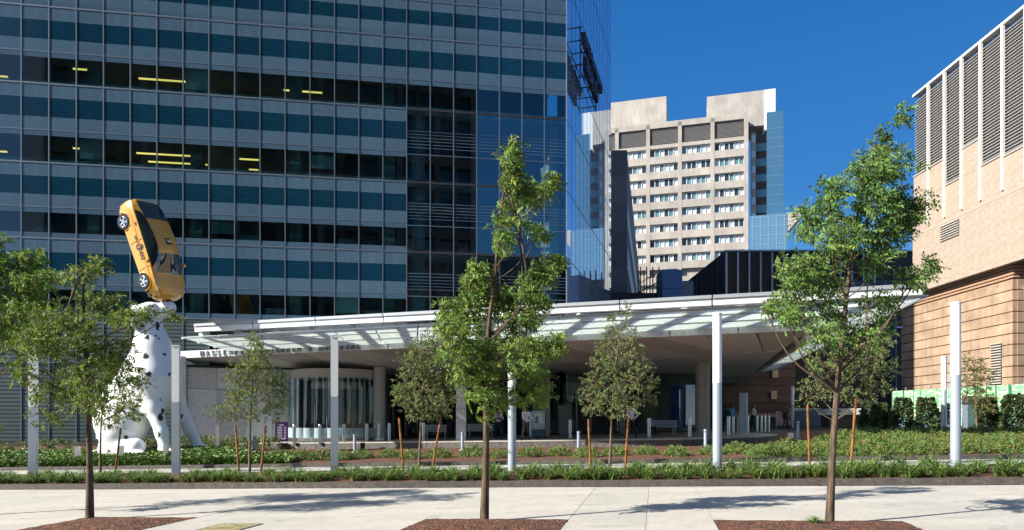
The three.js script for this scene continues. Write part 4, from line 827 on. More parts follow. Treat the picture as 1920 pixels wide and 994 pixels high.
// ---------------------------------------------------------------- signs
{
  const x = (528 - 960) * 39.4 / FOC, s = thing('purple_sandwich_sign', 'purple upright sign with rows of white text by the curved glass room', 'sign', V(x, plazaY(x), -39.4), .12);
  const tx = canvasTex(256, 512, (c, w, h) => {
    c.fillStyle = '#32124e'; c.fillRect(0, 0, w, h); c.fillStyle = '#ece6f4'; c.beginPath(); c.arc(108, 66, 17, .6, 5.6); c.lineWidth = 8; c.strokeStyle = '#ece6f4'; c.stroke(); c.fillRect(134, 60, 14, 22); c.fillRect(154, 60, 14, 22);
    for (let k = 0; k < 7; k++) for (let q = 0; q < 2; q++) for (let j = 0; j < (q ? 3 : 6); j++) c.fillRect((q ? 176 : 40) + j * 17 + (k * 5 + j * 3) % 4, 122 + k * 46, 12 + (k * j) % 4, 15);
    c.fillRect(40, 440, 176, 16);
  });
  obj('board', cbx(.72, 1.14, .06, .01, 0, .66, 0), mat(.035, .010, .07, .5), s);
  const f = new THREE.PlaneGeometry(.68, 1.08); f.translate(0, .66, .034); obj('printed_face', f, mat(1, 1, 1, .5, { map: tx }), s, false);
  obj('foot', new THREE.SphereGeometry(.34, 18, 8, 0, Math.PI * 2, 0, Math.PI / 2).scale(1, .28, .7), M.white, s);
  obj('stem', bx(.08, .16, .05, 0, .1, 0), M.steel, s);
  const xm = (1010 - 960) * 38.6 / FOC, m = thing('map_panel', 'pale blue campus map panel in a dark frame right of the guard', 'sign', V(xm, plazaY(xm), -38.6), -.05);
  const mp = canvasTex(256, 512, (c, w, h) => {
    c.fillStyle = '#a9c3ce'; c.fillRect(0, 0, w, h); c.fillStyle = '#dfe8e6'; c.beginPath(); c.moveTo(40, 60); c.lineTo(190, 40); c.lineTo(220, 250); c.lineTo(70, 330); c.fill();
    c.fillStyle = '#4d7f86'; c.beginPath(); c.moveTo(70, 120); c.lineTo(130, 90); c.lineTo(120, 250); c.lineTo(60, 260); c.fill(); c.fillStyle = '#c9b37e'; c.beginPath(); c.moveTo(90, 250); c.lineTo(180, 230); c.lineTo(170, 290); c.lineTo(90, 310); c.fill();
    c.strokeStyle = '#ffffff'; c.lineWidth = 5; for (let k = 0; k < 5; k++) { c.beginPath(); c.moveTo(20, 80 + k * 60); c.lineTo(240, 40 + k * 64); c.stroke(); }
    c.fillStyle = '#44606f'; c.fillRect(0, 370, w, 142);
  });
  obj('frame', cbx(.82, 1.62, .12, .012, 0, .85, 0), M.dark, m);
  const mf = new THREE.PlaneGeometry(.74, 1.46); mf.translate(-.01, .84, .064); obj('printed_face', mf, mat(1, 1, 1, .3, { map: mp, clearcoat: 1 }), m, false);
  obj('post', cyl(.06, .06, 1.5, -.46, 0, .02, 12), M.steel, m);
  const xk = (1396 - 960) * 43 / FOC, k = thing('kiosk_pillar', 'broad blue grey steel pillar among the slim bollards', 'pillar', V(xk, plazaY(xk), -43), -.3);
  obj('panel', cbx(.34, 2.5, .3, .015, -.13, 1.25, 0), M.poleGrey, k); obj('panel', cbx(.14, 2.5, .3, .015, .13, 1.25, .02), mat(.62, .66, .7, .35, { metalness: .4 }), k);
}
{ // striped barriers and the low white kiosk roof at the back of the drive
  [[1463, 56, 'left'], [1478, 56, 'right']].forEach(([px, Z, w]) => {
    const x = (px - 960) * Z / FOC, b = thing('striped_barrier', `${w} of two red and white striped barrier boards behind the dark figure`, 'barrier', V(x, plazaY(x), -Z), 0, 'striped barriers');
    const t = texture(64, 64, (u, v) => ((u + v) * 3) % 1 < .5 ? [.75, .72, .70] : [.42, .12, .12]);
    obj('board', new THREE.BoxGeometry(.62, 1.15, .05).translate(0, .8, 0), mat(1, 1, 1, .6, { map: t }), b, false); obj('leg', bx(.05, 1.4, .07, -.33, .7, 0), M.alu, b); obj('leg', bx(.05, 1.4, .07, .33, .7, 0), M.alu, b);
  });
  const Z = 55, x = (1583 - 960) * Z / FOC, k = thing('low_white_kiosk', 'low white kiosk roof on a grey stone base behind the right tree', 'kiosk', V(x, plazaY(x), -Z), -.05);
  obj('stone_base', bx(3.0, .95, 1.6, 0, .48, 0), M.granite, k);
  const sh = new THREE.Shape(); sh.moveTo(-1.75, 0); sh.lineTo(1.75, 0); sh.lineTo(1.62, .5); sh.lineTo(-1.6, .46); sh.closePath();
  obj('white_roof', new THREE.ExtrudeGeometry(sh, { depth: 1.8, bevelSize: .02, bevelThickness: .02, bevelSegments: 1 }).translate(0, .97, -.9), M.whitePanel, k);
  for (const q of [-1.2, -.8, .85, 1.15]) obj('opening', bx(.24, .16, .04, q, 1.27, .93), M.dark, k);
  const xs = (1532 - 960) * 52 / FOC, st = thing('drive_kerb_strip', 'pale kerb strip of short blocks along the far side of the drive', 'kerb');
  for (let i = 0; i < 6; i++) { const q = P(1606 + i * 13, 809, 52); obj('kerb_block', bx(.42, .2, .3, q.x, plazaY(q.x) + .06, q.z), M.coping, st); }
  const gp = thing('glass_balustrade', 'blue glass balustrade behind the dark figure at the drive', 'balustrade', V((1515 - 960) * 58 / FOC, plazaY(25), -58.5)); obj('pane', bx(2.6, 1.5, .04, 0, .8, 0), mat(.10, .17, .24, .1, { clearcoat: 1 }), gp); obj('rail', bx(2.7, .06, .08, 0, 1.57, 0), M.alu, gp);
}
// ---------------------------------------------------------------- smooth bodies from bones (surface nets over a distance field)
const smin = (a, b, k) => { const h = Math.max(k - Math.abs(a - b), 0) / k; return Math.min(a, b) - h * h * k * .25; };
function capsule(p, b) { // tapered capsule distance
  const ax = b.b.x - b.a.x, ay = b.b.y - b.a.y, az = b.b.z - b.a.z, px = p[0] - b.a.x, py = p[1] - b.a.y, pz = p[2] - b.a.z;
  const t = clamp((px * ax + py * ay + pz * az) / (ax * ax + ay * ay + az * az + 1e-9), 0, 1);
  const sx = b.sx || 1, dx = px - ax * t, dy = py - ay * t, dz = (pz - az * t) * (b.sz || 1);
  return Math.hypot(dx * sx, dy, dz) - lerp(b.ra, b.rb, t);
}
function field(bones, k) { return p => { let d = 1e9; for (const b of bones) d = smin(d, capsule(p, b), b.k || k); return d; }; }
function surfaceNet(f, lo, hi, cell) {
  const n = [0, 1, 2].map(i => Math.ceil((hi[i] - lo[i]) / cell) + 1), N = n[0] * n[1] * n[2], val = new Float32Array(N), at = (i, j, k) => i + n[0] * (j + n[1] * k);
  for (let k = 0; k < n[2]; k++) for (let j = 0; j < n[1]; j++) for (let i = 0; i < n[0]; i++) val[at(i, j, k)] = f([lo[0] + i * cell, lo[1] + j * cell, lo[2] + k * cell]);
  const vid = new Int32Array(N).fill(-1), pos = [], idx = [];
  for (let k = 0; k < n[2] - 1; k++) for (let j = 0; j < n[1] - 1; j++) for (let i = 0; i < n[0] - 1; i++) {
    let m = 0, c = 0, s = [0, 0, 0]; const v = [];
    for (let q = 0; q < 8; q++) { const w = val[at(i + (q & 1), j + (q >> 1 & 1), k + (q >> 2))]; v.push(w); if (w < 0) m++; }
    if (m === 0 || m === 8) continue;
    for (let a = 0; a < 8; a++) for (const bit of [1, 2, 4]) if (!(a & bit)) { const b = a | bit; if ((v[a] < 0) !== (v[b] < 0)) { const t = v[a] / (v[a] - v[b]); s[0] += (a & 1) + ((b & 1) - (a & 1)) * t; s[1] += (a >> 1 & 1) + ((b >> 1 & 1) - (a >> 1 & 1)) * t; s[2] += (a >> 2) + ((b >> 2) - (a >> 2)) * t; c++; } }
    vid[at(i, j, k)] = pos.length / 3;
    pos.push(lo[0] + (i + s[0] / c) * cell, lo[1] + (j + s[1] / c) * cell, lo[2] + (k + s[2] / c) * cell);
  }
  const quad = (a, b, c, d, flip) => { if (a < 0 || b < 0 || c < 0 || d < 0) return; flip ? idx.push(a, c, b, a, d, c) : idx.push(a, b, c, a, c, d); };
  for (let k = 1; k < n[2] - 1; k++) for (let j = 1; j < n[1] - 1; j++) for (let i = 1; i < n[0] - 1; i++) {
    const w = val[at(i, j, k)] < 0;
    if (w !== val[at(i + 1, j, k)] < 0) quad(vid[at(i, j - 1, k - 1)], vid[at(i, j, k - 1)], vid[at(i, j, k)], vid[at(i, j - 1, k)], !w);
    if (w !== val[at(i, j + 1, k)] < 0) quad(vid[at(i - 1, j, k - 1)], vid[at(i - 1, j, k)], vid[at(i, j, k)], vid[at(i, j, k - 1)], !w);
    if (w !== val[at(i, j, k + 1)] < 0) quad(vid[at(i - 1, j - 1, k)], vid[at(i, j - 1, k)], vid[at(i, j, k)], vid[at(i - 1, j, k)], !w);
  }
  const g = new THREE.BufferGeometry(), nor = new Float32Array(pos.length), e = cell * .7;
  for (let q = 0; q < pos.length; q += 3) { const x = pos[q], y = pos[q + 1], z = pos[q + 2]; const nx = f([x + e, y, z]) - f([x - e, y, z]), ny = f([x, y + e, z]) - f([x, y - e, z]), nz = f([x, y, z + e]) - f([x, y, z - e]), l = Math.hypot(nx, ny, nz) || 1; nor[q] = nx / l; nor[q + 1] = ny / l; nor[q + 2] = nz / l; }
  g.setAttribute('position', new THREE.Float32BufferAttribute(pos, 3)); g.setAttribute('normal', new THREE.BufferAttribute(nor, 3)); g.setIndex(idx);
  return g;
}
function paint(g, fn) { const p = g.attributes.position, c = new Float32Array(p.count * 3); for (let i = 0; i < p.count; i++) { const q = fn(p.getX(i), p.getY(i), p.getZ(i)); c.set(q, i * 3); } g.setAttribute('color', new THREE.BufferAttribute(c, 3)); return g; }

// ---------------------------------------------------------------- the spotted dog, sitting with its nose in the air
const DZ = 33;
{
  const J = (px, py, dz = 0) => P(px, py, DZ - dz);
  const R = r => r * DZ / FOC;
  const bone = (a, b, ra, rb, o = {}) => ({ a, b, ra: R(ra), rb: R(rb), ...o });
  const bones = [
    bone(J(280, 606, 0), J(287, 660, 0), 23, 31), bone(J(287, 660, 0), J(288, 712, .1), 31, 42), bone(J(288, 712, .1), J(281, 742, .1), 42, 40),
    bone(J(272, 735, -.1), J(228, 800, -.3), 40, 44), bone(J(262, 690, -.2), J(222, 770, -.4), 26, 40),
    bone(J(232, 802, .65), J(218, 820, .8), 40, 32, { k: .5 }), bone(J(230, 802, -1.2), J(218, 825, -1.4), 38, 30, { k: .5 }),
    bone(J(255, 838, 1.3), J(200, 846, 1.2), 16, 14, { k: .3 }), bone(J(203, 852, 1.35), J(262, 856, 1.6), 8.5, 8, { k: .25 }), bone(J(262, 856, 1.6), J(276, 857, 1.65), 9, 7, { k: .2 }),
    bone(J(195, 846, -.6), J(172, 856, -.1), 10, 7, { k: .4 }), bone(J(172, 856, -.1), J(148, 860, .2), 7, 4, { k: .3 }),
    // front legs
    bone(J(276, 722, .7), J(288, 765, .95), 25, 17, { k: .45 }), bone(J(288, 765, .95), J(303, 812, 1.15), 15.5, 10.5, { k: .2 }), bone(J(303, 812, 1.15), J(309, 843, 1.25), 10.5, 9.5, { k: .2 }), bone(J(308, 847, 1.25), J(319, 851, 1.6), 10, 8.5, { k: .2 }),
    bone(J(316, 712, -.6), J(331, 752, -.75), 22, 15.5, { k: .45 }), bone(J(331, 752, -.75), J(356, 806, -.9), 14, 10.5, { k: .2 }), bone(J(356, 806, -.9), J(370, 834, -.95), 10.5, 9, { k: .2 }), bone(J(371, 838, -.9), J(384, 843, -.7), 9.5, 8, { k: .2 }),
    // head
    bone(J(263, 593, 0), J(280, 589, 0), 22, 20, { k: .3, sz: .9 }), bone(J(284, 584, 0), J(315, 577.5, 0), 14.5, 10, { k: .3 }), bone(J(308, 582, 0), J(322, 579, 0), 8.5, 7, { k: .2 }), bone(J(296, 588, 0), J(317, 586, 0), 7.5, 5.5, { k: .12 }),
    bone(J(312, 573, 0), J(319, 572, 0), 8, 7, { k: .2 }),
    bone(J(276, 574, .42), J(286, 574, .38), 5, 4, { k: .2 }), bone(J(276, 574, -.42), J(286, 574, -.38), 5, 4, { k: .2 }),
  ];
  const f0 = field(bones, .55);
  const mouth = bone(J(300, 586.5, .38), J(326, 582, .12), 1.1, 1.0), mouth2 = bone(J(300, 586.5, -.38), J(326, 582, -.12), 1.1, 1.0);
  const f = p => Math.max(f0(p), -capsule(p, mouth), -capsule(p, mouth2)) + .012 * (vnoise(p[0] * 1.6 + 40, p[1] * 1.6 + p[2], 97) - .5);
  const lo = J(136, 868), hi = J(400, 556);
  const g = surfaceNet(f, [lo.x, lo.y - .25, -DZ - 2.6], [hi.x, hi.y, -DZ + 2.3], .052);
  // black paint spots, placed where the photograph shows them, a few more round the back
  const spots = [[273, 668, 5.5, 1], [266, 611, 6, 1, .6], [276, 633, 4.5, 1], [272, 626, 2.6, 1], [295, 610, 4, 1, 1.8], [296, 618, 2.4, 1], [292, 630, 2.3, 1], [297, 635, 2.6, 1, .6], [308, 665, 3, 1], [317, 702, 3.2, 1], [278, 702, 6.5, 1, .8], [301, 750, 2, 1], [301, 782, 5, 1, 1.5], [305, 771, 3, 1, 1.8], [298, 815, 2.4, 1, 2.2], [178, 832, 7, 1, 1.4], [204, 846, 3.2, 1], [243, 712, 6, 1], [233, 745, 5, 1], [222, 770, 6, 1], [250, 785, 4, 1], [205, 800, 5, 1], [283, 574, 4.5, 1, .55], [345, 780, 3, 1], [255, 660, 4, 1], [249, 735, 3, 1], [236, 820, 4, 1], [262, 750, 4, 1],
    [270, 650, 5, -1], [290, 690, 6, -1], [240, 740, 6, -1], [215, 800, 7, -1], [260, 780, 5, -1], [300, 720, 5, -1], [230, 700, 5, -1], [280, 610, 5, -1], [340, 780, 4, -1]];
  const sp = spots.map(([x, y, r, s, st]) => { const q = P(x, y, DZ); return [q.x, q.y, R(r), s, st || 1, vnoise(x, y, 97) * 6]; });
  paint(g, (x, y, z) => {
    for (const [sx, sy, r, s, st, ph] of sp) { if ((z + DZ) * s < -.25) continue; const k = (-z) / DZ, dx = (x / k - sx), dy = (((y - EYE) / k + EYE) - sy) / st, a = Math.atan2(dy, dx); if (dx * dx + dy * dy < r * r * (1 + .28 * Math.sin(a * 3 + ph))) return [.012, .012, .014]; }
    return [.80, .81, .82];
  });
  const dog = thing('dalmatian_sculpture', 'giant white dog sculpture with black spots sitting and balancing a taxi', 'sculpture');
  obj('body', g, new THREE.MeshPhysicalMaterial({ vertexColors: true, roughness: .38, color: 0xffffff }), dog, false).geometry;
  const black = mat(.012, .012, .014, .35);
  obj('mouth_line', barrel([J(297, 588, .30), J(307, 586, .27), J(317, 584, .22), J(327, 580.5, .16)], [R(.5), R(1.1), R(1.1), R(.6)], 6), black, dog, false);
  const nose = new THREE.SphereGeometry(R(6.2), 20, 14).scale(1.15, .8, 1.1); { const q = J(317, 567.5, 0); nose.translate(q.x, q.y, q.z); } obj('nose', nose, black, dog, false);
  for (const s of [1, -1]) { // folded ears hang behind the cheeks
    const pts = [J(262, 582, s * .5), J(256, 594, s * .72), J(254, 610, s * .74), J(260, 622, s * .66)];
    obj('ear', barrel(pts, [R(6), R(11), R(8), R(2)], 10).translate(0, 0, 0), mat(.5, .5, .51, .4), dog, false);
    const eye = new THREE.SphereGeometry(R(3.6), 14, 10).scale(1.7, .45, .5).rotateZ(.12); const q = J(282, 576, s * .47); eye.translate(q.x, q.y, q.z); obj('eye_lid', eye, black, dog, false);
  }
}
// ---------------------------------------------------------------- taxi balanced on its bonnet
{
  const S = 1.10;
  const F = V(.325, -.946, 0), U = V(.946 * .937, .325 * .937, .35), X = F.clone().cross(U);
  const car = thing('yellow_taxi', 'yellow taxi standing nose down on the dog\'s snout', 'taxi');
  const front = P(321, 561, DZ);                       // where the bonnet tip touches
  const m4 = new THREE.Matrix4().makeBasis(F, U, X); const tip = V(2.22, .62, 0).multiplyScalar(S).applyMatrix4(m4);
  car.position.copy(front).sub(tip); car.quaternion.setFromRotationMatrix(m4); car.scale.setScalar(S);
  const yel = mat(.62, .30, .015, .28, { clearcoat: 1, clearcoatRoughness: .04 }), glass = mat(.012, .022, .024, .03, { ior: 1.6, clearcoat: 1 }), blk = mat(.012, .012, .013, .55), chrome = mat(.75, .76, .78, .12, { metalness: 1 }), tyre = mat(.018, .018, .019, .85), lampG = mat(.85, .86, .88, .08, { clearcoat: 1 }), redG = mat(.35, .02, .02, .15, { clearcoat: 1 });
  const curve = (pts, x) => { let k = 0; while (k < pts.length - 2 && pts[k + 1][0] < x) k++; const [x0, y0] = pts[k], [x1, y1] = pts[k + 1]; const t = clamp((x - x0) / (x1 - x0), 0, 1), p0 = pts[Math.max(0, k - 1)], p3 = pts[Math.min(pts.length - 1, k + 2)]; const m0 = (y1 - p0[1]) / (x1 - p0[0]) * (x1 - x0), m1 = (p3[1] - y0) / (p3[0] - x0) * (x1 - x0), t2 = t * t, t3 = t2 * t; return (2 * t3 - 3 * t2 + 1) * y0 + (t3 - 2 * t2 + t) * m0 + (-2 * t3 + 3 * t2) * y1 + (t3 - t2) * m1; };
  const roof = [[-2.24, .66], [-2.2, .96], [-2.08, 1.10], [-1.7, 1.235], [-1.2, 1.37], [-.6, 1.465], [-.1, 1.49], [.3, 1.44], [.75, 1.24], [1.2, 1.02], [1.55, .945], [1.9, .86], [2.1, .76], [2.2, .65], [2.24, .52]];
  const belt = [[-2.24, .62], [-2.1, .93], [-1.5, 1.0], [-.5, .97], [.6, .93], [1.2, .90], [1.7, .83], [2.05, .71], [2.24, .5]];
  const half = [[-2.24, .56], [-2.12, .74], [-1.6, .86], [-.6, .872], [.6, .872], [1.4, .862], [1.8, .79], [2.05, .66], [2.17, .52], [2.24, .34]];
  const sill = [[-2.24, .42], [-2.1, .28], [-1.6, .2], [1.6, .2], [2.1, .24], [2.24, .34]];
  // section: 0 sill .. .45 belt .. .82 roof edge .. 1 centre line
  const surf = (x, s, side, off = 0) => {
    const yr = curve(roof, x), yb = Math.min(curve(belt, x), yr - .045), w = curve(half, x), ys = curve(sill, x); let y, z;
    const open = clamp((yr - yb) / .45, 0, 1), zr = lerp(w * .80, w * .60, open);
    if (s < .45) { const t = s / .45; y = lerp(ys, yb, t); z = w * (.93 + .07 * Math.sin(Math.min(1, t * 1.25) * Math.PI * .5)) - .03 * smooth(.55, 1, t) + .016 * Math.exp(-(((t - .72) / .06) ** 2)); }
    else if (s < .82) { const t = (s - .45) / .37; y = lerp(yb, yr - .05 * open - .012, Math.pow(t, lerp(1, .95, open))); z = lerp(w - .03, zr, Math.pow(t, lerp(1, 1.35, open))); }
    else { const t = (s - .82) / .18; const y0 = yr - .05 * open - .012; y = lerp(y0, yr, Math.sin(t * Math.PI / 2)); z = zr * (1 - t) ; }
    return V(x, y + off * smooth(.4, .9, s), (z + off * (1 - smooth(.6, 1, s))) * side);
  };
  const wheels = [[1.35, .32], [-1.35, .32]];
  function patch(inside, nx, ns, off, x0, x1, s0, s1, holes) {
    const pos = [], idx = [], id = {}; let c = 0;
    for (const side of [1, -1]) {
      const base = pos.length / 3;
      for (let i = 0; i <= nx; i++) for (let j = 0; j <= ns; j++) { const q = surf(lerp(x0, x1, i / nx), lerp(s0, s1, j / ns), side, off); pos.push(q.x, q.y, q.z); }
      for (let i = 0; i < nx; i++) for (let j = 0; j < ns; j++) {
        const x = lerp(x0, x1, (i + .5) / nx), s = lerp(s0, s1, (j + .5) / ns), q = surf(x, s, 1);
        if (holes && s < .4 && wheels.some(w => Math.hypot(q.x - w[0], q.y - w[1]) < .372)) continue;
        if (inside && !inside(x, s, q)) continue;
        const a = base + i * (ns + 1) + j, b = a + ns + 1; side > 0 ? idx.push(a, a + 1, b, b, a + 1, b + 1) : idx.push(a, b, a + 1, b, b + 1, a + 1);
      }
    }
    const g = new THREE.BufferGeometry(); g.setAttribute('position', new THREE.Float32BufferAttribute(pos, 3)); g.setIndex(idx); g.computeVertexNormals(); g.setAttribute('uv', new THREE.Float32BufferAttribute(new Float32Array(pos.length / 3 * 2), 2)); return g;
  }
  obj('body', patch(null, 150, 64, 0, -2.24, 2.24, 0, 1, true), yel, car, false);
  // glazing
  obj('windscreen', patch((x, s) => s > .80 - .02 * x ? true : s > .76, 40, 30, .012, .42, 1.2, .72, 1), glass, car, false);
  obj('rear_window', patch((x, s) => s > .78, 40, 30, .012, -2.05, -1.15, .74, 1), glass, car, false);
  const sideWin = (x, s, q) => { const yr = curve(roof, x), yb = curve(belt, x); const top = yr - .10, bot = yb + .045; if (q.y < bot || q.y > top || s > .80) return false; if (x > .95 - (q.y - bot) * 1.25) return false; if (x < -1.62 + (q.y - bot) * 1.0) return false; return true; };
  obj('side_windows', patch(sideWin, 160, 70, .010, -1.7, 1.0, .45, .82), glass, car, false);
  for (const z of [1, -1]) { const a = surf(-.35, .5, z, .016), b = surf(-.35, .78, z, .016); obj('door_pillar', rodBox(a, b, .05, .012), blk, car); }
  // underside, wheel wells, wheels
  obj('underside', [bx(4.0, .12, 1.5, 0, .24, 0), bx(.85, .5, 1.55, 1.35, .42, 0), bx(.85, .5, 1.55, -1.35, .42, 0)], blk, car);
  for (const [wx, wy] of wheels) for (const z of [1, -1]) {
    const lip = new THREE.TorusGeometry(.378, .022, 8, 28, Math.PI * 1.12); lip.rotateZ(-.06 * Math.PI); lip.translate(wx, wy, z * .855); obj('wheel_arch', lip, yel, car, false);
    const w = new THREE.Group(); w.name = 'wheel'; w.position.set(wx, wy, z * .775); car.add(w);
    const prof = [[.2, -.11], [.31, -.11], [.335, -.08], [.34, -.04], [.34, .04], [.335, .08], [.31, .11], [.235, .11]].map(p => new THREE.Vector2(...p)); const ty = new THREE.LatheGeometry(prof, 32); ty.rotateX(Math.PI / 2); obj('tyre', ty, tyre, w, false);
    const sp = []; for (let k = 0; k < 5; k++) { const a = k / 5 * Math.PI * 2; for (const d of [-.16, .16]) { const g = bx(.19, .032, .03, .125, 0, 0); g.rotateZ(a + d); g.translate(0, 0, z * .085); sp.push(g); } }
    const rim = new THREE.TorusGeometry(.218, .016, 8, 28); rim.translate(0, 0, z * .09); obj('rim', [rim, ...sp, cyl(.05, .05, .05, 0, -.025, 0, 14).rotateX(Math.PI / 2).translate(0, 0, z * .085)], chrome, w);
    obj('wheel_disc', cyl(.21, .21, .04, 0, -.02, 0, 24).rotateX(Math.PI / 2).translate(0, 0, z * .04), blk, w);
  }
  // lamps, mirrors, handles, roof light
  for (const z of [1, -1]) {
    obj('headlight', slab([surf(1.45, .58, z, .03), surf(1.86, .66, z, .035), surf(2.14, .50, z, .04), surf(1.92, .45, z, .04)], V(0, -.015, 0)), lampG, car);
    obj('tail_light', slab([surf(-2.16, .3, z, .012), surf(-2.12, .46, z, .012), surf(-1.7, .52, z, .012), surf(-1.85, .4, z, .012)], V(0, -.005, 0)), chrome, car);
    const mi = new THREE.SphereGeometry(.11, 14, 10).scale(.75, .65, .95); mi.translate(.72, 1.02, z * .97); obj('mirror', mi, yel, car, false);
    for (const hx of [-.05, -1.02]) { const q = surf(hx, .40, z, .02); obj('door_handle', new THREE.SphereGeometry(.02, 10, 8).scale(5, 1, 1).translate(q.x, q.y, q.z), chrome, car); }
    for (const dx of [.86, -.33, -1.05]) { const a = surf(dx, .05, z, .006), b = surf(dx, .44, z, .006); obj('door_gap', rodBox(a, surf(dx, .25, z, .008), .016, .012), blk, car); obj('door_gap', rodBox(surf(dx, .25, z, .008), b, .016, .012), blk, car); }
    const gr = surf(2.16, .18, z, .01); obj('grille', slab([surf(2.05, .14, z, .02), surf(2.2, .16, z, .02), surf(2.21, .34, z, .02), surf(2.1, .30, z, .02)], V(0, -.004, 0)), blk, car);
  }
  obj('roof_light', [cbx(.12, .07, .2, .02, -.1, 1.535, 0)], mat(.4, .4, .42, .3), car); obj('roof_light_base', cbx(.3, .03, .26, .01, -.1, 1.495, 0), blk, car);
  obj('plate', bx(.015, .14, .32, -2.235, .72, 0), mat(.7, .6, .2, .5), car);
  // lettering on the doors
  const bold = await new FontLoader().loadAsync('fonts/droid/droid_sans_bold.typeface.json');
  for (const z of [1, -1]) {
    const gr = new THREE.Group(); gr.name = 'door_lettering'; gr.position.set(0, .70, z * .884); if (z < 0) gr.rotation.y = Math.PI; car.add(gr);
    const tx = (t, x, s, m, zz = 0) => { const g = new TextGeometry(t, { font: bold, size: s, depth: .006, curveSegments: 4 }); g.translate(x, -s / 2, zz); obj('letters', g, m, gr); };
    tx('NYC', -.58, .125, blk); const disc = cyl(.145, .145, .006, 0, 0, 0, 26); disc.rotateX(Math.PI / 2); disc.translate(-.05, 0, 0); obj('round_badge', disc, blk, gr); tx('T', -.112, .17, yel, .008); tx('AXI', .12, .17, blk);
  }
}
// ---------------------------------------------------------------- people
function person(label, px, Z, faceDeg, o) {
  const x = (px - 960) * Z / FOC, s = (o.h || 1.76) / 1.76, sit = o.pose === 'sit';
  const A = (x, y, z) => V(x, y, z), B = (a, b, ra, rb, c, k) => ({ a, b, ra, rb, c, k });
  const shirt = o.shirt, tr = o.trousers, skin = o.skin || [.17, .09, .06], shoe = [.015, .015, .016], hair = o.hair || [.012, .01, .01], bones = [];
  const hipY = sit ? .5 : .92, sp = o.spread || .1;
  // legs
  for (const d of [1, -1]) {
    const hip = A(d * .095, hipY, 0), knee = sit ? A(d * .12, .5, .42) : A(d * (.09 + sp * .35), .5, .02 + (o.step || 0) * d * .12), ank = sit ? A(d * .12, .1, .44) : A(d * (.09 + sp), .09, -.02 + (o.step || 0) * d * .16);
    bones.push(B(hip, knee, .092, .066, tr, .08), B(knee, ank, .062, .046, tr, .04), B(ank.clone().add(A(0, -.035, -.03)), ank.clone().add(A(d * .02, -.045, .15)), .045, .036, shoe, .03));
  }
  bones.push(B(A(-.07, hipY + .02, 0), A(.07, hipY + .02, 0), .115, .115, tr, .08), B(A(0, hipY + .1, 0), A(0, hipY + .27, .01), .128, .142, shirt, .1), B(A(-.08, hipY + .40, 0), A(.08, hipY + .40, 0), .12, .12, shirt, .1), B(A(-.15, hipY + .49, -.01), A(.15, hipY + .49, -.01), .06, .06, shirt, .09));
  // arms
  const sh = hipY + .49;
  const hands = o.pose === 'behind' ? d => [A(d * .27, sh - .28, -.12), A(d * .05, hipY + .0, -.2)] : o.pose === 'folded' ? d => [A(d * .27, sh - .27, .05), A(-d * .06, hipY + .26, .2)] : o.pose === 'bag' ? d => [A(d * .25, sh - .29, -.02), d > 0 ? A(.27, hipY - .12, .06) : A(-.2, hipY + .1, .2)] : sit ? d => [A(d * .26, sh - .28, .03), A(d * .12, hipY + .1, .28)] : d => [A(d * .255, sh - .29, -.02), A(d * .26, hipY - .08, .07)];
  for (const d of [1, -1]) {
    const s0 = A(d * .185, sh - .01, -.01), [el, ha] = hands(d), fore = o.sleeves === 'short' ? skin : shirt;
    bones.push(B(s0, el, .058, .044, shirt, .05), B(el, ha, .043, .03, fore, .03));
    const dir = ha.clone().sub(el).normalize(), pal = ha.clone().addScaledVector(dir, .07);
    bones.push(B(ha, pal, .034, .036, skin, .02));
    for (let f = 0; f < 4; f++) { const off = A((f - 1.5) * .019, 0, .004 * f), k1 = pal.clone().add(off).addScaledVector(dir, .035), k2 = k1.clone().addScaledVector(dir, .03 + .006 * (f === 1)).add(A(0, 0, .018)); bones.push(B(pal.clone().add(off), k1, .0105, .010, skin, .006), B(k1, k2, .010, .009, skin, .006)); }
    bones.push(B(ha.clone().add(A(-d * .022, 0, .018)), pal.clone().add(A(-d * .04, .0, .035)), .012, .010, skin, .01));
  }
  // neck and head
  const hy = sh + .22;
  bones.push(B(A(0, sh + .02, -.01), A(0, sh + .13, .0), .055, .05, skin, .05), B(A(0, hy - .02, .01), A(0, hy + .05, -.005), .083, .094, skin, .05), B(A(0, hy - .08, .035), A(0, hy - .05, .04), .05, .055, skin, .05), B(A(0, hy - .01, .098), A(0, hy - .028, .112), .013, .016, skin, .015));
  for (const d of [1, -1]) bones.push(B(A(d * .09, hy - .02, -.005), A(d * .094, hy + .01, -.01), .018, .02, skin, .01));
  const f = field(bones, .05), g = surfaceNet(f, [-.45, -.05, -.42], [.45, hy + .2, .68], .017);
  paint(g, (x, y, z) => { let m = 1e9, c = skin; for (const b of bones) { const d = capsule([x, y, z], b); if (d < m) { m = d; c = b.c; } } if (c === skin && y > hy - .12 && (y > hy + .055 || z < -.035 && y > hy - .06)) c = hair; if (c === skin && y > hy - .06 && z > .08 && Math.abs(Math.abs(x) - .034) < .013 && Math.abs(y - hy - .005) < .007) c = [.02, .015, .015]; if (c === skin && z > .07 && Math.abs(x) < .026 && Math.abs(y - hy + .068) < .006) c = [.12, .04, .035]; return c; });
  const seatY = plazaY(x);
  const p = thing('person', label, 'person', V(x, seatY + (o.lift || 0), -Z), faceDeg * Math.PI / 180);
  p.scale.setScalar(s);
  obj('body', g, new THREE.MeshPhysicalMaterial({ vertexColors: true, roughness: .8 }), p, false);
  if (o.tie) obj('tie', [bx(.05, .3, .012, 0, hipY + .31, .152, 0, .05), bx(.06, .05, .02, 0, sh + .0, .11)], mat(.012, .012, .015, .7), p);
  if (!sit) { const bt = new THREE.TorusGeometry(.128, .02, 8, 26).rotateX(Math.PI / 2).scale(1.1, 1, .92).translate(0, hipY + .1, 0); obj('belt', bt, mat(.015, .013, .012, .5), p, false); }
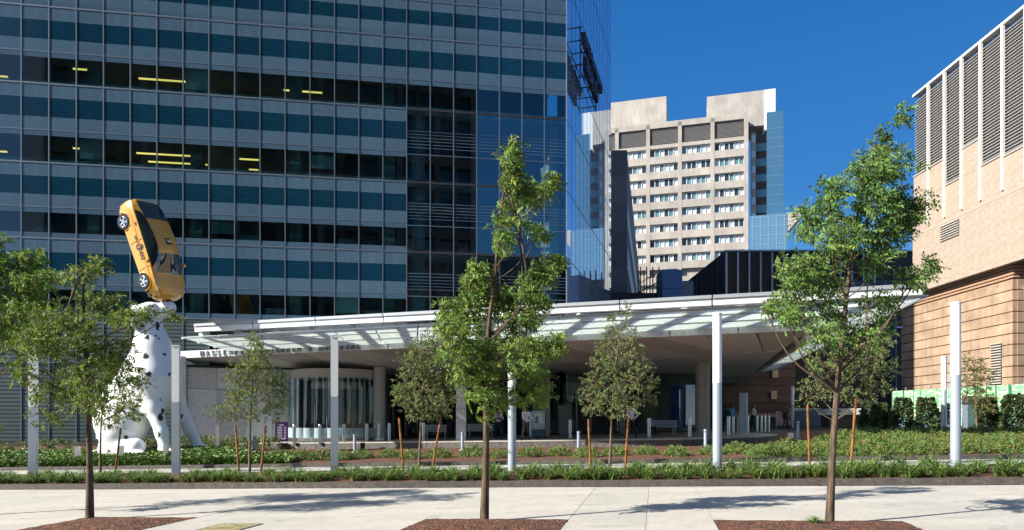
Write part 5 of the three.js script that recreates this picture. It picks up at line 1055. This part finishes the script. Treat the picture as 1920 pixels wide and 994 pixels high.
  if (o.pack) obj('backpack', [cbx(.32, .46, .18, .05, 0, hipY + .32, -.23), cbx(.24, .2, .08, .03, 0, hipY + .22, -.35)], mat(.015, .015, .018, .8), p);
  return p;
}
const WHITE = [.72, .73, .78], NAVY = [.02, .022, .03];
person('guard in white shirt and grey trousers seen from behind beside the map panel', 986, 36, 215, { pose: 'behind', shirt: WHITE, trousers: [.10, .09, .10], spread: .16, h: 1.8 });
person('guard in white shirt and dark tie with folded arms near the bench', 934, 38.6, 12, { pose: 'folded', shirt: WHITE, trousers: NAVY, tie: true, spread: .08, sleeves: 'short' });
person('guard in white shirt and dark trousers behind the staked tree before the doors', 1184, 35, 195, { pose: 'behind', shirt: WHITE, trousers: NAVY, spread: .17, h: 1.84 });
person('person in black with a backpack beside the beige column', 1361, 43.5, 160, { shirt: [.02, .02, .022], trousers: NAVY, pack: true, step: .5 });
person('person in a bright teal shirt behind the backpack wearer', 1370, 45, 175, { shirt: [.04, .24, .38], trousers: NAVY, h: 1.84 });
person('person in a grey sweater carrying a dark bag among the bollards', 1413, 45, 60, { pose: 'bag', shirt: [.34, .33, .31], trousers: NAVY, step: .5, h: 1.82 });
{ const Z = 44.9, x = (1409 - 960) * Z / FOC, b = thing('shoulder_bag', 'dark shoulder bag held by the person in the grey sweater', 'bag', V(x, plazaY(x) + .42, -Z)); obj('bag_body', cbx(.3, .34, .14, .04, 0, .17, 0), mat(.015, .015, .018, .8), b); obj('handle', new THREE.TorusGeometry(.09, .012, 8, 16, Math.PI).translate(0, .34, 0), mat(.015, .015, .018, .8), b, false); }
person('person all in black standing before the striped barriers', 1473, 51.5, 10, { shirt: [.014, .014, .016], trousers: [.012, .012, .014], spread: .1, sleeves: 'long', h: 1.74 });
person('person in a blue shirt sitting on the right bench', 1219, 41.6, 20, { pose: 'sit', shirt: [.10, .18, .34], trousers: NAVY, lift: -.03 });
person('person in dark clothes near the left entrance door', 769, 43, 0, { pose: 'folded', shirt: [.03, .03, .035], trousers: NAVY });
// ---------------------------------------------------------------- leaves and trees
function Leaves() { return { p: [], n: [], c: [] }; }
const _a = V(0, 0, 0), _b = V(0, 0, 0), _s = V(0, 0, 0), _n = V(0, 0, 0);
function leaf(L, o, dir, len, wid, colr, fold = .25, curl = 0) { // a folded leaf of two triangles
  _s.set(rr(-1, 1), rr(-1, 1), rr(-1, 1)).cross(dir).normalize(); _n.copy(dir).cross(_s).normalize();
  const m = [o.x + dir.x * len * .45, o.y + dir.y * len * .45, o.z + dir.z * len * .45];
  const t = [o.x + dir.x * len, o.y + dir.y * len - curl * len, o.z + dir.z * len];
  const s1 = [m[0] + _s.x * wid + _n.x * wid * fold, m[1] + _s.y * wid + _n.y * wid * fold, m[2] + _s.z * wid + _n.z * wid * fold], s2 = [m[0] - _s.x * wid + _n.x * wid * fold, m[1] - _s.y * wid + _n.y * wid * fold, m[2] - _s.z * wid + _n.z * wid * fold];
  const O = [o.x, o.y, o.z];
  for (const [a, b, c] of [[O, s1, t], [O, t, s2]]) {
    L.p.push(...a, ...b, ...c);
    const ux = b[0] - a[0], uy = b[1] - a[1], uz = b[2] - a[2], vx = c[0] - a[0], vy = c[1] - a[1], vz = c[2] - a[2]; let nx = uy * vz - uz * vy, ny = uz * vx - ux * vz, nz = ux * vy - uy * vx; const l = Math.hypot(nx, ny, nz) || 1;
    for (let k = 0; k < 3; k++) { L.n.push(nx / l, ny / l, nz / l); L.c.push(...colr); }
  }
}
function leavesGeom(L) { const g = new THREE.BufferGeometry(); g.setAttribute('position', new THREE.Float32BufferAttribute(L.p, 3)); g.setAttribute('normal', new THREE.Float32BufferAttribute(L.n, 3)); g.setAttribute('color', new THREE.Float32BufferAttribute(L.c, 3)); return g; }
const leafMat = new THREE.MeshPhysicalMaterial({ vertexColors: true, roughness: .85, transmission: .42, thickness: 0, ior: 1.4, side: THREE.DoubleSide });
const needleMat = new THREE.MeshPhysicalMaterial({ vertexColors: true, roughness: .7, side: THREE.DoubleSide });
const glossMat = new THREE.MeshPhysicalMaterial({ vertexColors: true, roughness: .5, side: THREE.DoubleSide });
function spray(L, o, dir, len, n, ll, lw, base, vary) { // a compound leaf: leaflets along a stalk
  const side = V(rr(-1, 1), rr(-.6, .6), rr(-1, 1)).cross(dir).normalize(), tone = 1 + rr(-vary, vary), warm = rr(-.12, .16);
  for (let k = 0; k < n; k++) {
    const t = (k + .6) / n, q = o.clone().addScaledVector(dir, len * t); q.y -= len * t * t * .22;
    const s = k % 2 ? 1 : -1, d = dir.clone().multiplyScalar(.55).addScaledVector(side, s * .8).add(V(rr(-.25, .25), rr(-.35, .15), rr(-.25, .25))).normalize();
    const b = tone * rr(.85, 1.15);
    leaf(L, q, d, ll * rr(.7, 1.15), lw, [base[0] * b * (1 + warm * 2), base[1] * b * (1 + warm * .3), base[2] * b], .2, .15);
  }
}
function makeTree(o) {
  const Z = o.Z, base = o.base, u = Z / FOC;
  const t = thing('street_tree' === o.name ? 'street_tree' : o.name, o.label, 'tree', V(0, 0, 0), 0, o.group);
  const at = (px, py, dz = 0) => { const q = P(px, py, Z); q.z += dz; return q; };
  const tp = o.trunk.map(([x, y], i) => i ? at(x, y, (o.lean || 0) * i) : V((x - 960) * u, base - .06, -Z));
  const rT = o.r;
  const nr = tp.map((_, i) => rT * (1 - .78 * i / (tp.length - 1)) * (i === 0 ? 1.25 : 1));
  obj('trunk', barrel(tp, nr, 10), o.bark || M.bark, t, false);
  const cur = new THREE.CatmullRomCurve3(tp), L = Leaves();
  const crownW = Math.max(...o.clumps.map(c => c[0])) - Math.min(...o.clumps.map(c => c[0]));
  const W = o.wind || V(.5, .1, .1), bottom = Math.max(...o.clumps.map(c => c[1]));
  const forkY = o.fork;
  o.clumps.forEach(([cx, cy, rx, ry, dens = 1], i) => {
    const off = (rnd() - .5) * crownW * u * (o.deep ?? .55) * (1 - .45 * Math.abs(cx - o.trunk[0][0]) / crownW), c = at(cx, cy, off);
    // a limb from the trunk below the clump
    let bt = 0, bd = 1e9; for (let k = 0; k <= 40; k++) { const q = cur.getPoint(k / 40); const want = Math.max(0, c.y - q.y), hor = Math.hypot(c.x - q.x, c.z - q.z); const cost = Math.abs(want - hor * (o.steep ?? 1.25)) + (q.y < forkY ? 50 : 0); if (cost < bd) { bd = cost; bt = k / 40; } }
    const s = cur.getPoint(bt), e = c.clone(), mid = s.clone().lerp(e, .5).add(V((e.x - s.x) * .12 + rr(-.06, .06), -(e.y - s.y) * .1 + rr(-.05, .1), rr(-.08, .08)));
    const len = s.distanceTo(e), r0 = Math.min(rT * .42, .008 + len * .009);
    obj('branch', barrel([s, mid, e], [r0, r0 * .6, r0 * .22], 5), o.bark || M.bark, t, false);
    const R = V(rx * u, ry * u, Math.max(rx, ry) * u * .9), vol = rx * ry * u * u, n = Math.round(o.n * dens * vol * 1000 / (Math.sqrt(vol) * 100 + 10));
    for (let k = 0; k < Math.max(3, n / 9); k++) { const q = V(rr(-1, 1), rr(-1, 1), rr(-1, 1)).multiply(R).add(c); const twig = barrel([e.clone().lerp(mid, rr(0, .5)), e.clone().lerp(q, .6).add(V(0, -.02, 0)), q], [r0 * .3, r0 * .2, .003], 4); (o.twigs ||= []).push(twig); }
    for (let k = 0; k < n; k++) {
      const v = V(rr(-1, 1), rr(-1, 1), rr(-1, 1)); if (v.lengthSq() > 1) v.normalize().multiplyScalar(rr(.5, 1)); const wob = 1 + .35 * Math.sin(k * 12.9);
      const q = v.clone().multiply(R).multiplyScalar(wob).add(c);
      const d = v.clone().normalize().multiplyScalar(.5).add(W).add(V(rr(-.5, .5), rr(-.5, .4), rr(-.5, .5))).normalize();
      const basec = o.cols[Math.floor(rnd() * o.cols.length)];
      spray(L, q, d, o.sl * rr(.7, 1.2), o.leaflets, o.ll, o.lw, basec, .3);
    }
  });
  if (o.twigs?.length) obj('twigs', o.twigs, o.bark || M.bark, t, false).userData.kind = 'stuff';
  const crown = new THREE.Mesh(leavesGeom(L), leafMat); crown.name = 'crown'; crown.castShadow = crown.receiveShadow = true; t.add(crown);
  return t;
}
const GREENS = [[.155, .225, .022], [.12, .18, .02], [.20, .27, .03], [.09, .14, .018]], DRY = [[.14, .20, .045], [.105, .155, .036], [.175, .225, .06], [.17, .155, .06]], BRIGHT = [[.18, .28, .03], [.145, .24, .026], [.22, .33, .045], [.10, .175, .022]], COOL = [[.145, .27, .045], [.115, .225, .036], [.19, .32, .065], [.09, .165, .028]];
const st = { sl: .2, leaflets: 9, ll: .082, lw: .018, n: 52 };
makeTree({ name: 'street_tree', label: 'tall windblown street tree in front of the glass tower corner, middle of three', group: 'street trees on the sidewalk', Z: 13.0, base: gy(-.51), r: .075, fork: 2.4, trunk: [[908, 978], [911, 860], [913, 700], [916, 620], [928, 520], [936, 430], [948, 330]], wind: V(.75, .15, .1), cols: BRIGHT, ...st, bark: M.bark,
  clumps: [[957, 293, 11, 10], [952, 320, 18, 18], [952, 352, 22, 20], [995, 348, 34, 16], [1028, 334, 16, 11], [975, 365, 22, 14], [943, 395, 20, 24, .7], [938, 435, 20, 24, .6], [938, 468, 16, 16, .6], [975, 425, 14, 14, .4], [1010, 428, 16, 9, .6], [995, 445, 16, 8, .5], [1030, 489, 22, 11], [1008, 520, 26, 16], [985, 545, 28, 22], [890, 512, 22, 18], [880, 540, 30, 25], [835, 572, 26, 14], [868, 590, 36, 24], [925, 560, 30, 28], [970, 590, 42, 24], [1012, 562, 14, 10], [850, 640, 32, 34], [880, 672, 38, 38], [930, 640, 42, 38], [970, 675, 38, 32], [1008, 658, 28, 18], [1034, 645, 16, 13], [990, 715, 36, 28, .8], [895, 722, 38, 30, .8], [862, 700, 22, 22], [935, 745, 32, 20, .5], [1000, 742, 24, 18, .6], [830, 610, 16, 14], [905, 775, 14, 8, .5]] });
makeTree({ name: 'street_tree', label: 'large windblown street tree at the right, rooted in the right mulch pit', group: 'street trees on the sidewalk', Z: 11.6, base: gy(5.4), r: .064, fork: 2.3, trunk: [[1555, 985], [1560, 880], [1566, 780], [1575, 680], [1585, 580], [1597, 480], [1612, 380], [1640, 275]], wind: V(.7, .25, .1), cols: COOL, ...st, n: 50,
  clumps: [[1647, 244, 11, 11], [1638, 275, 18, 22], [1618, 315, 30, 20], [1672, 308, 28, 12], [1598, 345, 36, 20], [1640, 330, 26, 14, .7], [1532, 372, 22, 20], [1518, 405, 22, 32], [1558, 395, 30, 34, .8], [1606, 395, 40, 28], [1668, 398, 36, 26], [1692, 372, 14, 12], [1690, 420, 20, 14], [1600, 445, 48, 26, .8], [1652, 438, 40, 20], [1538, 465, 40, 24], [1500, 498, 36, 26], [1470, 528, 22, 24], [1562, 512, 46, 26, .7], [1622, 500, 34, 20, .6], [1480, 575, 36, 24], [1540, 570, 44, 26, .6], [1640, 565, 26, 14, .5], [1690, 530, 28, 14], [1722, 502, 10, 9], [1678, 562, 20, 12, .7], [1596, 600, 40, 24, .5], [1505, 632, 36, 22, .7], [1452, 600, 10, 14], [1550, 645, 40, 24, .4], [1625, 640, 30, 18, .5], [1660, 612, 18, 14, .6], [1445, 572, 10, 6]] });
makeTree({ name: 'street_tree', label: 'shorter leafy street tree at the left, in front of the dog sculpture', group: 'street trees on the sidewalk', Z: 14.7, base: gy(-9.1), r: .075, fork: 2.0, steep: .5, trunk: [[168, 975], [168, 880], [166, 800], [162, 700], [158, 600], [154, 505]], wind: V(.3, .1, .1), cols: GREENS, ...st, n: 44,
  clumps: [[158, 492, 18, 12], [148, 515, 22, 16], [138, 555, 28, 20, .8], [180, 570, 26, 22, .8], [120, 600, 36, 22], [178, 620, 36, 26], [225, 602, 24, 14], [262, 592, 28, 9], [300, 590, 16, 6, .8], [100, 650, 40, 26], [158, 670, 40, 30], [215, 660, 28, 22, .8], [70, 625, 30, 18], [130, 720, 40, 26], [200, 715, 34, 24, .8], [90, 735, 28, 20, .7], [238, 705, 22, 20, .7], [165, 760, 36, 18, .6], [62, 695, 20, 18, .6], [110, 785, 20, 12, .5], [215, 760, 26, 14, .5]] });
makeTree({ name: 'street_tree', label: 'street tree rooted outside the frame whose boughs reach in at the left edge', group: 'street trees on the sidewalk', Z: 15.6, base: gy(-13.6), r: .085, fork: 1.6, steep: .4, trunk: [[-155, 968], [-150, 860], [-142, 740], [-130, 620], [-120, 500]], wind: V(.4, .05, .1), cols: BRIGHT, ...st, n: 60, deep: .35,
  clumps: [[8, 488, 38, 13], [45, 478, 20, 10], [15, 522, 44, 14], [68, 530, 30, 10], [100, 520, 18, 7], [28, 558, 36, 16], [58, 590, 32, 14], [8, 605, 28, 18], [30, 645, 30, 14, .6], [-45, 520, 50, 34], [-45, 600, 50, 38], [-100, 560, 46, 46], [-140, 480, 50, 36], [-200, 540, 55, 50], [-190, 640, 55, 40], [6, 798, 8, 12], [-30, 780, 22, 24, .7], [-60, 450, 44, 26], [75, 668, 12, 6, .3], [40, 690, 14, 8, .3]] });
// staked young trees in the front bed
const yt = { sl: .16, leaflets: 6, ll: .072, lw: .022, n: 33, wind: V(.1, .15, .05), cols: DRY, bark: M.barkPale, name: 'young_tree', group: 'staked young trees in the front bed' };
function bedTree(px, du, label, trunk, clumps, extra = {}) {
  let Z = 22; for (let i = 0; i < 6; i++) Z = ZatU((px - 960) * Z / FOC, du); const x = (px - 960) * Z / FOC;
  return [makeTree({ ...yt, ...extra, Z, base: soilY(x, Z), r: .045, fork: extra.fork ?? 1.9, label, trunk, clumps }), Z];
}
function stakes(Z, list, where) {
  list.forEach(([x0, y0, x1, y1], i) => { const a = P(x0, y0, Z), b = P(x1, y1, Z); const zt = .25 * (i ? -1 : 1); const g = soilY(b.x, Z + zt); const A = V(a.x, a.y, a.z - zt), Bt = V(b.x, g - .25, b.z - zt); const s = thing('tree_stake', `${list.length > 1 ? (i ? 'right ' : 'left ') : ''}orange wooden stake ${where}`, 'stake', V(0, 0, 0), 0, 'wooden tree stakes'); obj('pole', rod(Bt, A, .038, .036, 10), M.stake, s); obj('tie', new THREE.TorusGeometry(.045, .012, 6, 14).rotateX(Math.PI / 2).translate(A.x, A.y - .2, A.z), M.dark, s, false); });
}
{
  let t, Z;
  [t, Z] = bedTree(468, 2.4, 'staked young tree left of the curved glass room', [[468, 900], [468, 840], [470, 780], [474, 700], [482, 630]], [[482, 640, 12, 14], [470, 662, 18, 14], [497, 668, 14, 14], [458, 688, 22, 16], [490, 695, 28, 16], [515, 705, 14, 14], [448, 712, 22, 16], [485, 722, 34, 16], [520, 728, 14, 14], [462, 748, 34, 16], [508, 752, 26, 16], [440, 745, 14, 10], [415, 772, 18, 9, .8], [428, 782, 12, 7, .6], [468, 776, 30, 12, .7], [508, 780, 20, 12, .6]], { cols: [...DRY, ...GREENS] });
  stakes(Z, [[436, 798, 444, 890], [503, 798, 492, 890]], 'of the young tree left of the curved glass room');
  [t, Z] = bedTree(787, 2.3, 'staked young tree right of the curved glass room', [[785, 896], [787, 840], [790, 780], [795, 700], [805, 630]], [[806, 636, 14, 16], [788, 655, 22, 16], [822, 655, 16, 16], [772, 682, 26, 18], [808, 688, 30, 18], [838, 692, 16, 18], [758, 712, 22, 18], [795, 722, 36, 18], [832, 724, 22, 18], [766, 748, 26, 14], [802, 754, 36, 14], [840, 752, 14, 12], [790, 776, 30, 12, .8], [748, 735, 10, 12], [828, 775, 16, 10, .6]]);
  stakes(Z, [[746, 784, 756, 888], [828, 784, 808, 892]], 'of the young tree right of the curved glass room');
  [t, Z] = bedTree(1145, 2.3, 'staked young tree before the stone door portal', [[1143, 892], [1145, 830], [1147, 780], [1153, 700], [1165, 600]], [[1152, 598, 7, 12], [1172, 590, 6, 14], [1148, 625, 15, 14], [1176, 628, 18, 16], [1142, 652, 24, 14], [1178, 660, 26, 16], [1128, 682, 24, 14], [1164, 690, 34, 16], [1204, 690, 14, 12], [1116, 712, 20, 14], [1158, 720, 36, 14], [1205, 718, 22, 14], [1100, 738, 12, 12], [1138, 748, 30, 12], [1184, 752, 30, 12], [1222, 742, 10, 10], [1158, 772, 28, 9, .6], [1112, 764, 18, 9]]);
  stakes(Z, [[1105, 786, 1110, 886], [1176, 782, 1168, 888]], 'of the young tree before the door portal');
  [t, Z] = bedTree(190, 2.3, 'slim staked young tree just behind the left street tree', [[188, 895], [188, 840], [190, 790], [196, 740], [210, 690]], [[212, 690, 16, 10], [240, 700, 22, 12], [258, 718, 18, 12], [225, 728, 24, 12], [250, 748, 22, 12], [205, 755, 24, 12], [232, 772, 26, 12], [195, 790, 26, 12], [175, 770, 18, 12], [255, 780, 12, 8]], { cols: GREENS });
  stakes(Z, [[219, 803, 206, 893]], 'of the slim tree behind the left street tree');
  [t, Z] = bedTree(1566, 2.6, 'staked young tree half hidden behind the large right street tree', [[1562, 888], [1564, 820], [1566, 770], [1575, 720], [1590, 650]], [[1545, 690, 26, 14], [1580, 676, 26, 16], [1622, 668, 26, 18], [1652, 690, 24, 16], [1600, 705, 30, 14], [1535, 722, 22, 14], [1640, 725, 20, 12], [1565, 738, 30, 12, .7], [1610, 745, 26, 12, .6], [1655, 650, 14, 12], [1520, 750, 14, 10, .6]]);
  stakes(Z, [[1521, 760, 1526, 868], [1597, 748, 1586, 872]], 'of the young tree behind the large right tree');
  makeTree({ ...yt, label: 'slender pale leaved tree before the printed fence', group: undefined, name: 'slender_tree', Z: 38.5, base: plazaY(26) - .15, r: .05, fork: 2.2, n: 20, ll: .1, lw: .032, sl: .25, trunk: [[1832, 805], [1830, 760], [1828, 720], [1826, 675]], cols: [[.16, .18, .04], [.12, .15, .035], [.2, .2, .06]], clumps: [[1812, 678, 7, 10], [1838, 682, 6, 8], [1815, 698, 16, 10], [1843, 702, 16, 10], [1822, 718, 24, 10], [1845, 728, 16, 10], [1820, 742, 22, 10], [1850, 750, 14, 10], [1838, 765, 16, 10]] });
}
// ---------------------------------------------------------------- low planting
function proto(build, m) { const L = Leaves(); build(L); return [leavesGeom(L), m]; }
const tuftCols = [[.11, .19, .03], [.08, .15, .024], [.15, .235, .045], [.06, .115, .02]];
function blade(L, o, az, len, w, lift, colr) { // an arching strap leaf of three segments
  const d = V(Math.cos(az), 0, Math.sin(az)), s = V(-d.z, 0, d.x); let prev = null;
  for (let k = 0; k <= 3; k++) {
    const t = k / 3, q = o.clone().addScaledVector(d, len * t * (.35 + .65 * t) * .9); q.y += len * lift * (t * 1.45 - t * t * .95); const ww = w * (1 - t * t * .9);
    const a = q.clone().addScaledVector(s, ww), b = q.clone().addScaledVector(s, -ww);
    if (prev) for (const [x, y, z] of [[prev[0], prev[1], a], [prev[1], b, a]]) { L.p.push(x.x, x.y, x.z, y.x, y.y, y.z, z.x, z.y, z.z); _a.copy(y).sub(x); _b.copy(z).sub(x); _n.copy(_a).cross(_b).normalize(); for (let i = 0; i < 3; i++) { L.n.push(_n.x, _n.y, _n.z); L.c.push(...colr); } }
    prev = [a, b];
  }
}
const tufts = [0, 1, 2, 3].map(v => proto(L => { for (let k = 0; k < 110; k++) { const c = tuftCols[Math.floor(rnd() * 4)], b = rr(.75, 1.3) * (rnd() < .06 ? 1.6 : 1); const q = V(rr(-.13, .13), 0, rr(-.13, .13)); blade(L, q, rr(0, 6.28), rr(.3, .5), rr(.006, .011), rr(.6, 1.25), [c[0] * b * (b > 1.35 ? 1.6 : 1), c[1] * b, c[2] * b]); } }, needleMat));
const moundCols = [[.10, .185, .03], [.075, .145, .025], [.13, .215, .035], [.14, .17, .045]];
const mound = (cols, n, rx, ry, warm = 0) => L => { for (let k = 0; k < n; k++) { const a = rr(0, 6.28), e = Math.acos(rr(.0, 1)), R = rr(.55, 1), dir = V(Math.sin(e) * Math.cos(a), Math.cos(e), Math.sin(e) * Math.sin(a)); const o = V(dir.x * rx * R * .72, Math.max(.02, dir.y * ry * R * .75), dir.z * rx * R * .72); const d = dir.clone().add(V(rr(-.5, .5), rr(-.1, .55), rr(-.5, .5))).normalize(); const c = rnd() < warm ? [.22, .14, .04] : cols[Math.floor(rnd() * cols.length)]; spray(L, o, d, rr(.12, .22) * (rx + .25), 7, .055 * (rx + .4), .011 * (rx + .4), c, .3); } };
const junipers = [0, 1, 2].map(() => proto(mound(moundCols, 330, .5, .34, .02), needleMat)), bigJunipers = [0, 1, 2, 3].map(i => proto(mound([[.08, .155, .026], [.06, .125, .022], [.11, .18, .03], [.12, .15, .035]], 520, .85, .5, .02 + .03 * i), needleMat));
const covers = [0, 1, 2].map(() => proto(L => { for (let k = 0; k < 90; k++) { const a = rr(0, 6.28), r = Math.sqrt(rnd()) * .22, q = V(Math.cos(a) * r, rr(.05, .26), Math.sin(a) * r), c = tuftCols[Math.floor(rnd() * 4)], b = rr(.8, 1.5); leaf(L, q, V(Math.cos(a) * .8 + rr(-.4, .4), rr(-.3, .6), Math.sin(a) * .8 + rr(-.4, .4)).normalize(), rr(.08, .14), rr(.018, .03), [c[0] * b, c[1] * b, c[2] * b], .2, .25); } }, glossMat));
const pales = [0, 1].map(() => proto(L => { for (let k = 0; k < 240; k++) { const a = rr(0, 6.28), e = rr(.1, 1.5), R = rr(.5, 1), q = V(Math.sin(e) * Math.cos(a) * .5 * R, Math.cos(e) * .6 * R + .1, Math.sin(e) * Math.sin(a) * .5 * R), b = rr(.75, 1.35); const c = rnd() < .7 ? [.15, .20, .05] : [.09, .14, .03]; leaf(L, q, V(Math.cos(a) + rr(-.6, .6), rr(-.2, .9), Math.sin(a) + rr(-.6, .6)).normalize(), rr(.09, .16), rr(.025, .04), [c[0] * b, c[1] * b, c[2] * b], .2, .2); } }, leafMat));
const bushes = [0, 1].map(i => proto(L => { for (let k = 0; k < 2600; k++) { const a = rr(0, 6.28), h = rnd(), w = (.72 - .42 * h) * (1 - .25 * (1 - h) * (1 - h)) * Math.sqrt(rr(.35, 1)) * (1 + .16 * Math.sin(a * 3 + h * 7)), q = V(Math.cos(a) * w, .06 + h * 1.75, Math.sin(a) * w), b = rr(.6, 1.5), c = rnd() < .1 ? [.13, .10, .05] : [.05, .085, .03]; leaf(L, q, V(Math.cos(a) + rr(-.7, .7), rr(-.4, .8), Math.sin(a) + rr(-.7, .7)).normalize(), rr(.14, .23), rr(.042, .06), [c[0] * b, c[1] * b, c[2] * b], .25, .15); } }, glossMat));
function plant(name, pr, x, y, Z, s, label, cat, group, ry = rr(0, 6.28)) { const m = new THREE.Mesh(pr[0], pr[1]); m.name = numbered(name); m.position.set(x, y, -Z); m.rotation.y = ry; m.scale.setScalar(s); m.castShadow = m.receiveShadow = true; scene.add(m); tag(m, label, cat, group); return m; }
// strap-leaved tufts along the front bed: three staggered rows
{
  let n = 0;
  for (const [du, step] of [[.62, .47], [1.25, .55], [2.0, .66]]) for (let v = -21.5; v < 17.5; v += step) {
    const vv = v + rr(-.12, .12), u = du + rr(-.14, .14), q = KW(vv, 0, u); const px = 960 + q.x * FOC / -q.z;
    if (px < -30 || px > 1950) continue;
    if ([62, 330, 627, 960, 1345, 1792, 468, 787, 1145].some(c => Math.abs(c - px) < 12 && u > 1.6)) continue;
    if (rnd() < (px > 620 ? .10 : .02)) continue;
    n++; if (n > 290) break;
    plant('grass_tuft', tufts[Math.floor(rnd() * 4)], q.x, soilY(q.x, -q.z) - .01, -q.z, rr(1.0, 1.45) * (px > 900 ? 1.08 : .95), 'arching strap leaved grass tuft in the long front bed', 'grass tuft', 'grass tufts in the front bed');
  }
}
// rounded junipers in the mulch below the plaza wall
{
  const xs = [528, 562, 602, 640, 678, 730, 772, 822, 890, 940, 995, 1050, 1100, 1155, 1212, 1270, 1332, 1384, 1424, 1475];
  const say = ['left of the mulch bed, first', 'second from the left', 'third from the left', 'fourth from the left', 'behind the light column by the curved glass room', 'left of the left stake of the second young tree', 'right of that stake', 'by the right stake of the second young tree', 'below the white pier', 'left of the middle light column', 'right of the middle light column', 'below the map panel', 'at the left stake before the door portal', 'behind the trunk before the door portal', 'below the right bench', 'left of the fifth light column', 'behind the fifth light column', 'just right of the fifth light column', 'below the slim bollards', 'at the curved end of the plaza wall'];
  xs.forEach((px, i) => { let Z = 27; for (let k = 0; k < 5; k++) { const x = (px - 960) * Z / FOC; Z = lerp(ZatU(x, 6.16), edgeZ(x), i < 4 ? .18 : .2 + .05 * (i % 3)); } const x = (px - 960) * Z / FOC; plant('juniper_shrub', junipers[i % 3], x, slopeY(x, Z) - .03, Z, rr(1.25, 1.6), `rounded green juniper in the mulch, ${say[i]}`, 'shrub', 'junipers in the mulch bed'); });
}
// spreading junipers massed on the right-hand slope
{
  let n = 0;
  for (let r = 0; r < 7; r++) for (let x = 9.5 + r * 1.2; x < 36; x += 1.25) {
    const X = x + rr(-.3, .3), Z = ZatU(X, 6.9) + r * 1.55 + rr(-.3, .3), px = 960 + X * FOC / Z; if (px < 1440 || px > 1960 || Z > edgeZ(X) - .5) continue; if (px < 1500 && r > 3) continue;
    n++; plant('spreading_juniper', bigJunipers[Math.floor(rnd() * 4)], X, slopeY(X, Z) - .06, Z, rr(.95, 1.3), 'spreading juniper in the dense bank at the right of the slope', 'shrub', 'spreading junipers on the right bank');
  }
}
// left bank: glossy ground cover nobody could count, and pale shrubs behind it
{
  const places = []; for (let k = 0; k < 5200; k++) { const x = rr(-27, -9.2), Zf = ZatU(x, 6.4), Z = Zf + rr(0, 1) * (x < -13 ? 4.2 : 2.6 - 1.6 * smooth(-13, -9.2, x)); const px = 960 + x * FOC / Z; if (px < -30 || px > 540) continue; if (px > 420 && rnd() < .45 + (px - 420) / 300) continue; if (Math.abs(Z - 31.3) < .5 && px > 146 && px < 290) { if (rnd() < .6) continue; } places.push([x, Z]); }
  covers.forEach((c, i) => {
    const list = places.filter((_, k) => k % 3 === i), m = new THREE.InstancedMesh(c[0], c[1], list.length), d = new THREE.Object3D();
    list.forEach(([x, Z], k) => { d.position.set(x, slopeY(x, Z) - .04, -Z); d.rotation.y = rr(0, 6.28); d.scale.setScalar(rr(.8, 1.4)); d.updateMatrix(); m.setMatrixAt(k, d.matrix); });
    m.name = numbered('ground_cover'); m.userData = { kind: 'stuff', label: 'glossy low ground cover massed on the left bank round the dog', category: 'ground cover' }; m.castShadow = m.receiveShadow = true; scene.add(m);
  });
  let n = 0, left = 0; const order = [268, 285, 335, 352, 372, 392, 400, 412, 432, 440, 452, 470, 472, 492, 510];
  for (const [px, Z] of [[8, 36.5], [42, 37], [78, 36.6], [110, 37.2], [140, 36.4], [335, 37.2], [285, 36.5], [352, 38.5], [372, 39], [392, 38.6], [412, 38.8], [432, 39], [452, 38.9], [472, 39], [492, 39.1], [510, 39.0], [268, 36], [400, 37.0], [440, 37.4], [470, 37.6]]) { const x = (px - 960) * Z / FOC; plant('pale_shrub', pales[n++ % 2], x, slopeY(x, Z) - .05, Z, rr(.95, 1.25), px < 200 ? `${ord[left++]} pale green shrub from the left along the foot of the ribbed tower wall` : `${ord[order.indexOf(px)]} pale green shrub from the left between the dog and the metal wall`, 'shrub', px < 200 ? 'pale shrubs at the tower foot' : 'pale shrubs beside the dog'); }
}
// dark glossy bushes before the printed fence
[[1650, 46.5, 1.0, 'leftmost dark bush at the end of the printed fence'], [1692, 45, 1.15, 'dark bush second from the left before the printed fence'], [1738, 43, 1.12, 'dark conical bush left of the small light column'], [1780, 42.5, .9, 'dark bush half hidden by the thick light column'], [1852, 39.5, 1.02, 'dark bush right of the monument sign'], [1902, 38, 1.1, 'dark bush at the right edge before the printed fence'], [1630, 50, 1.1, 'shaded bush beside the low white kiosk']].forEach(([px, Z, s, label], i) => { const x = (px - 960) * Z / FOC; plant('dark_bush', bushes[i % 2], x, plazaY(x) - .08, Z, s, label, 'bush', 'bushes before the printed fence'); });
{ const x = 5.05, q = KW(6.62, .04, -6.95); plant('weed_tuft', tufts[1], q.x, q.y, -q.z, .55, 'small green weed at the foot of the right street tree', 'weed', undefined); }
renderer.render(scene, camera);
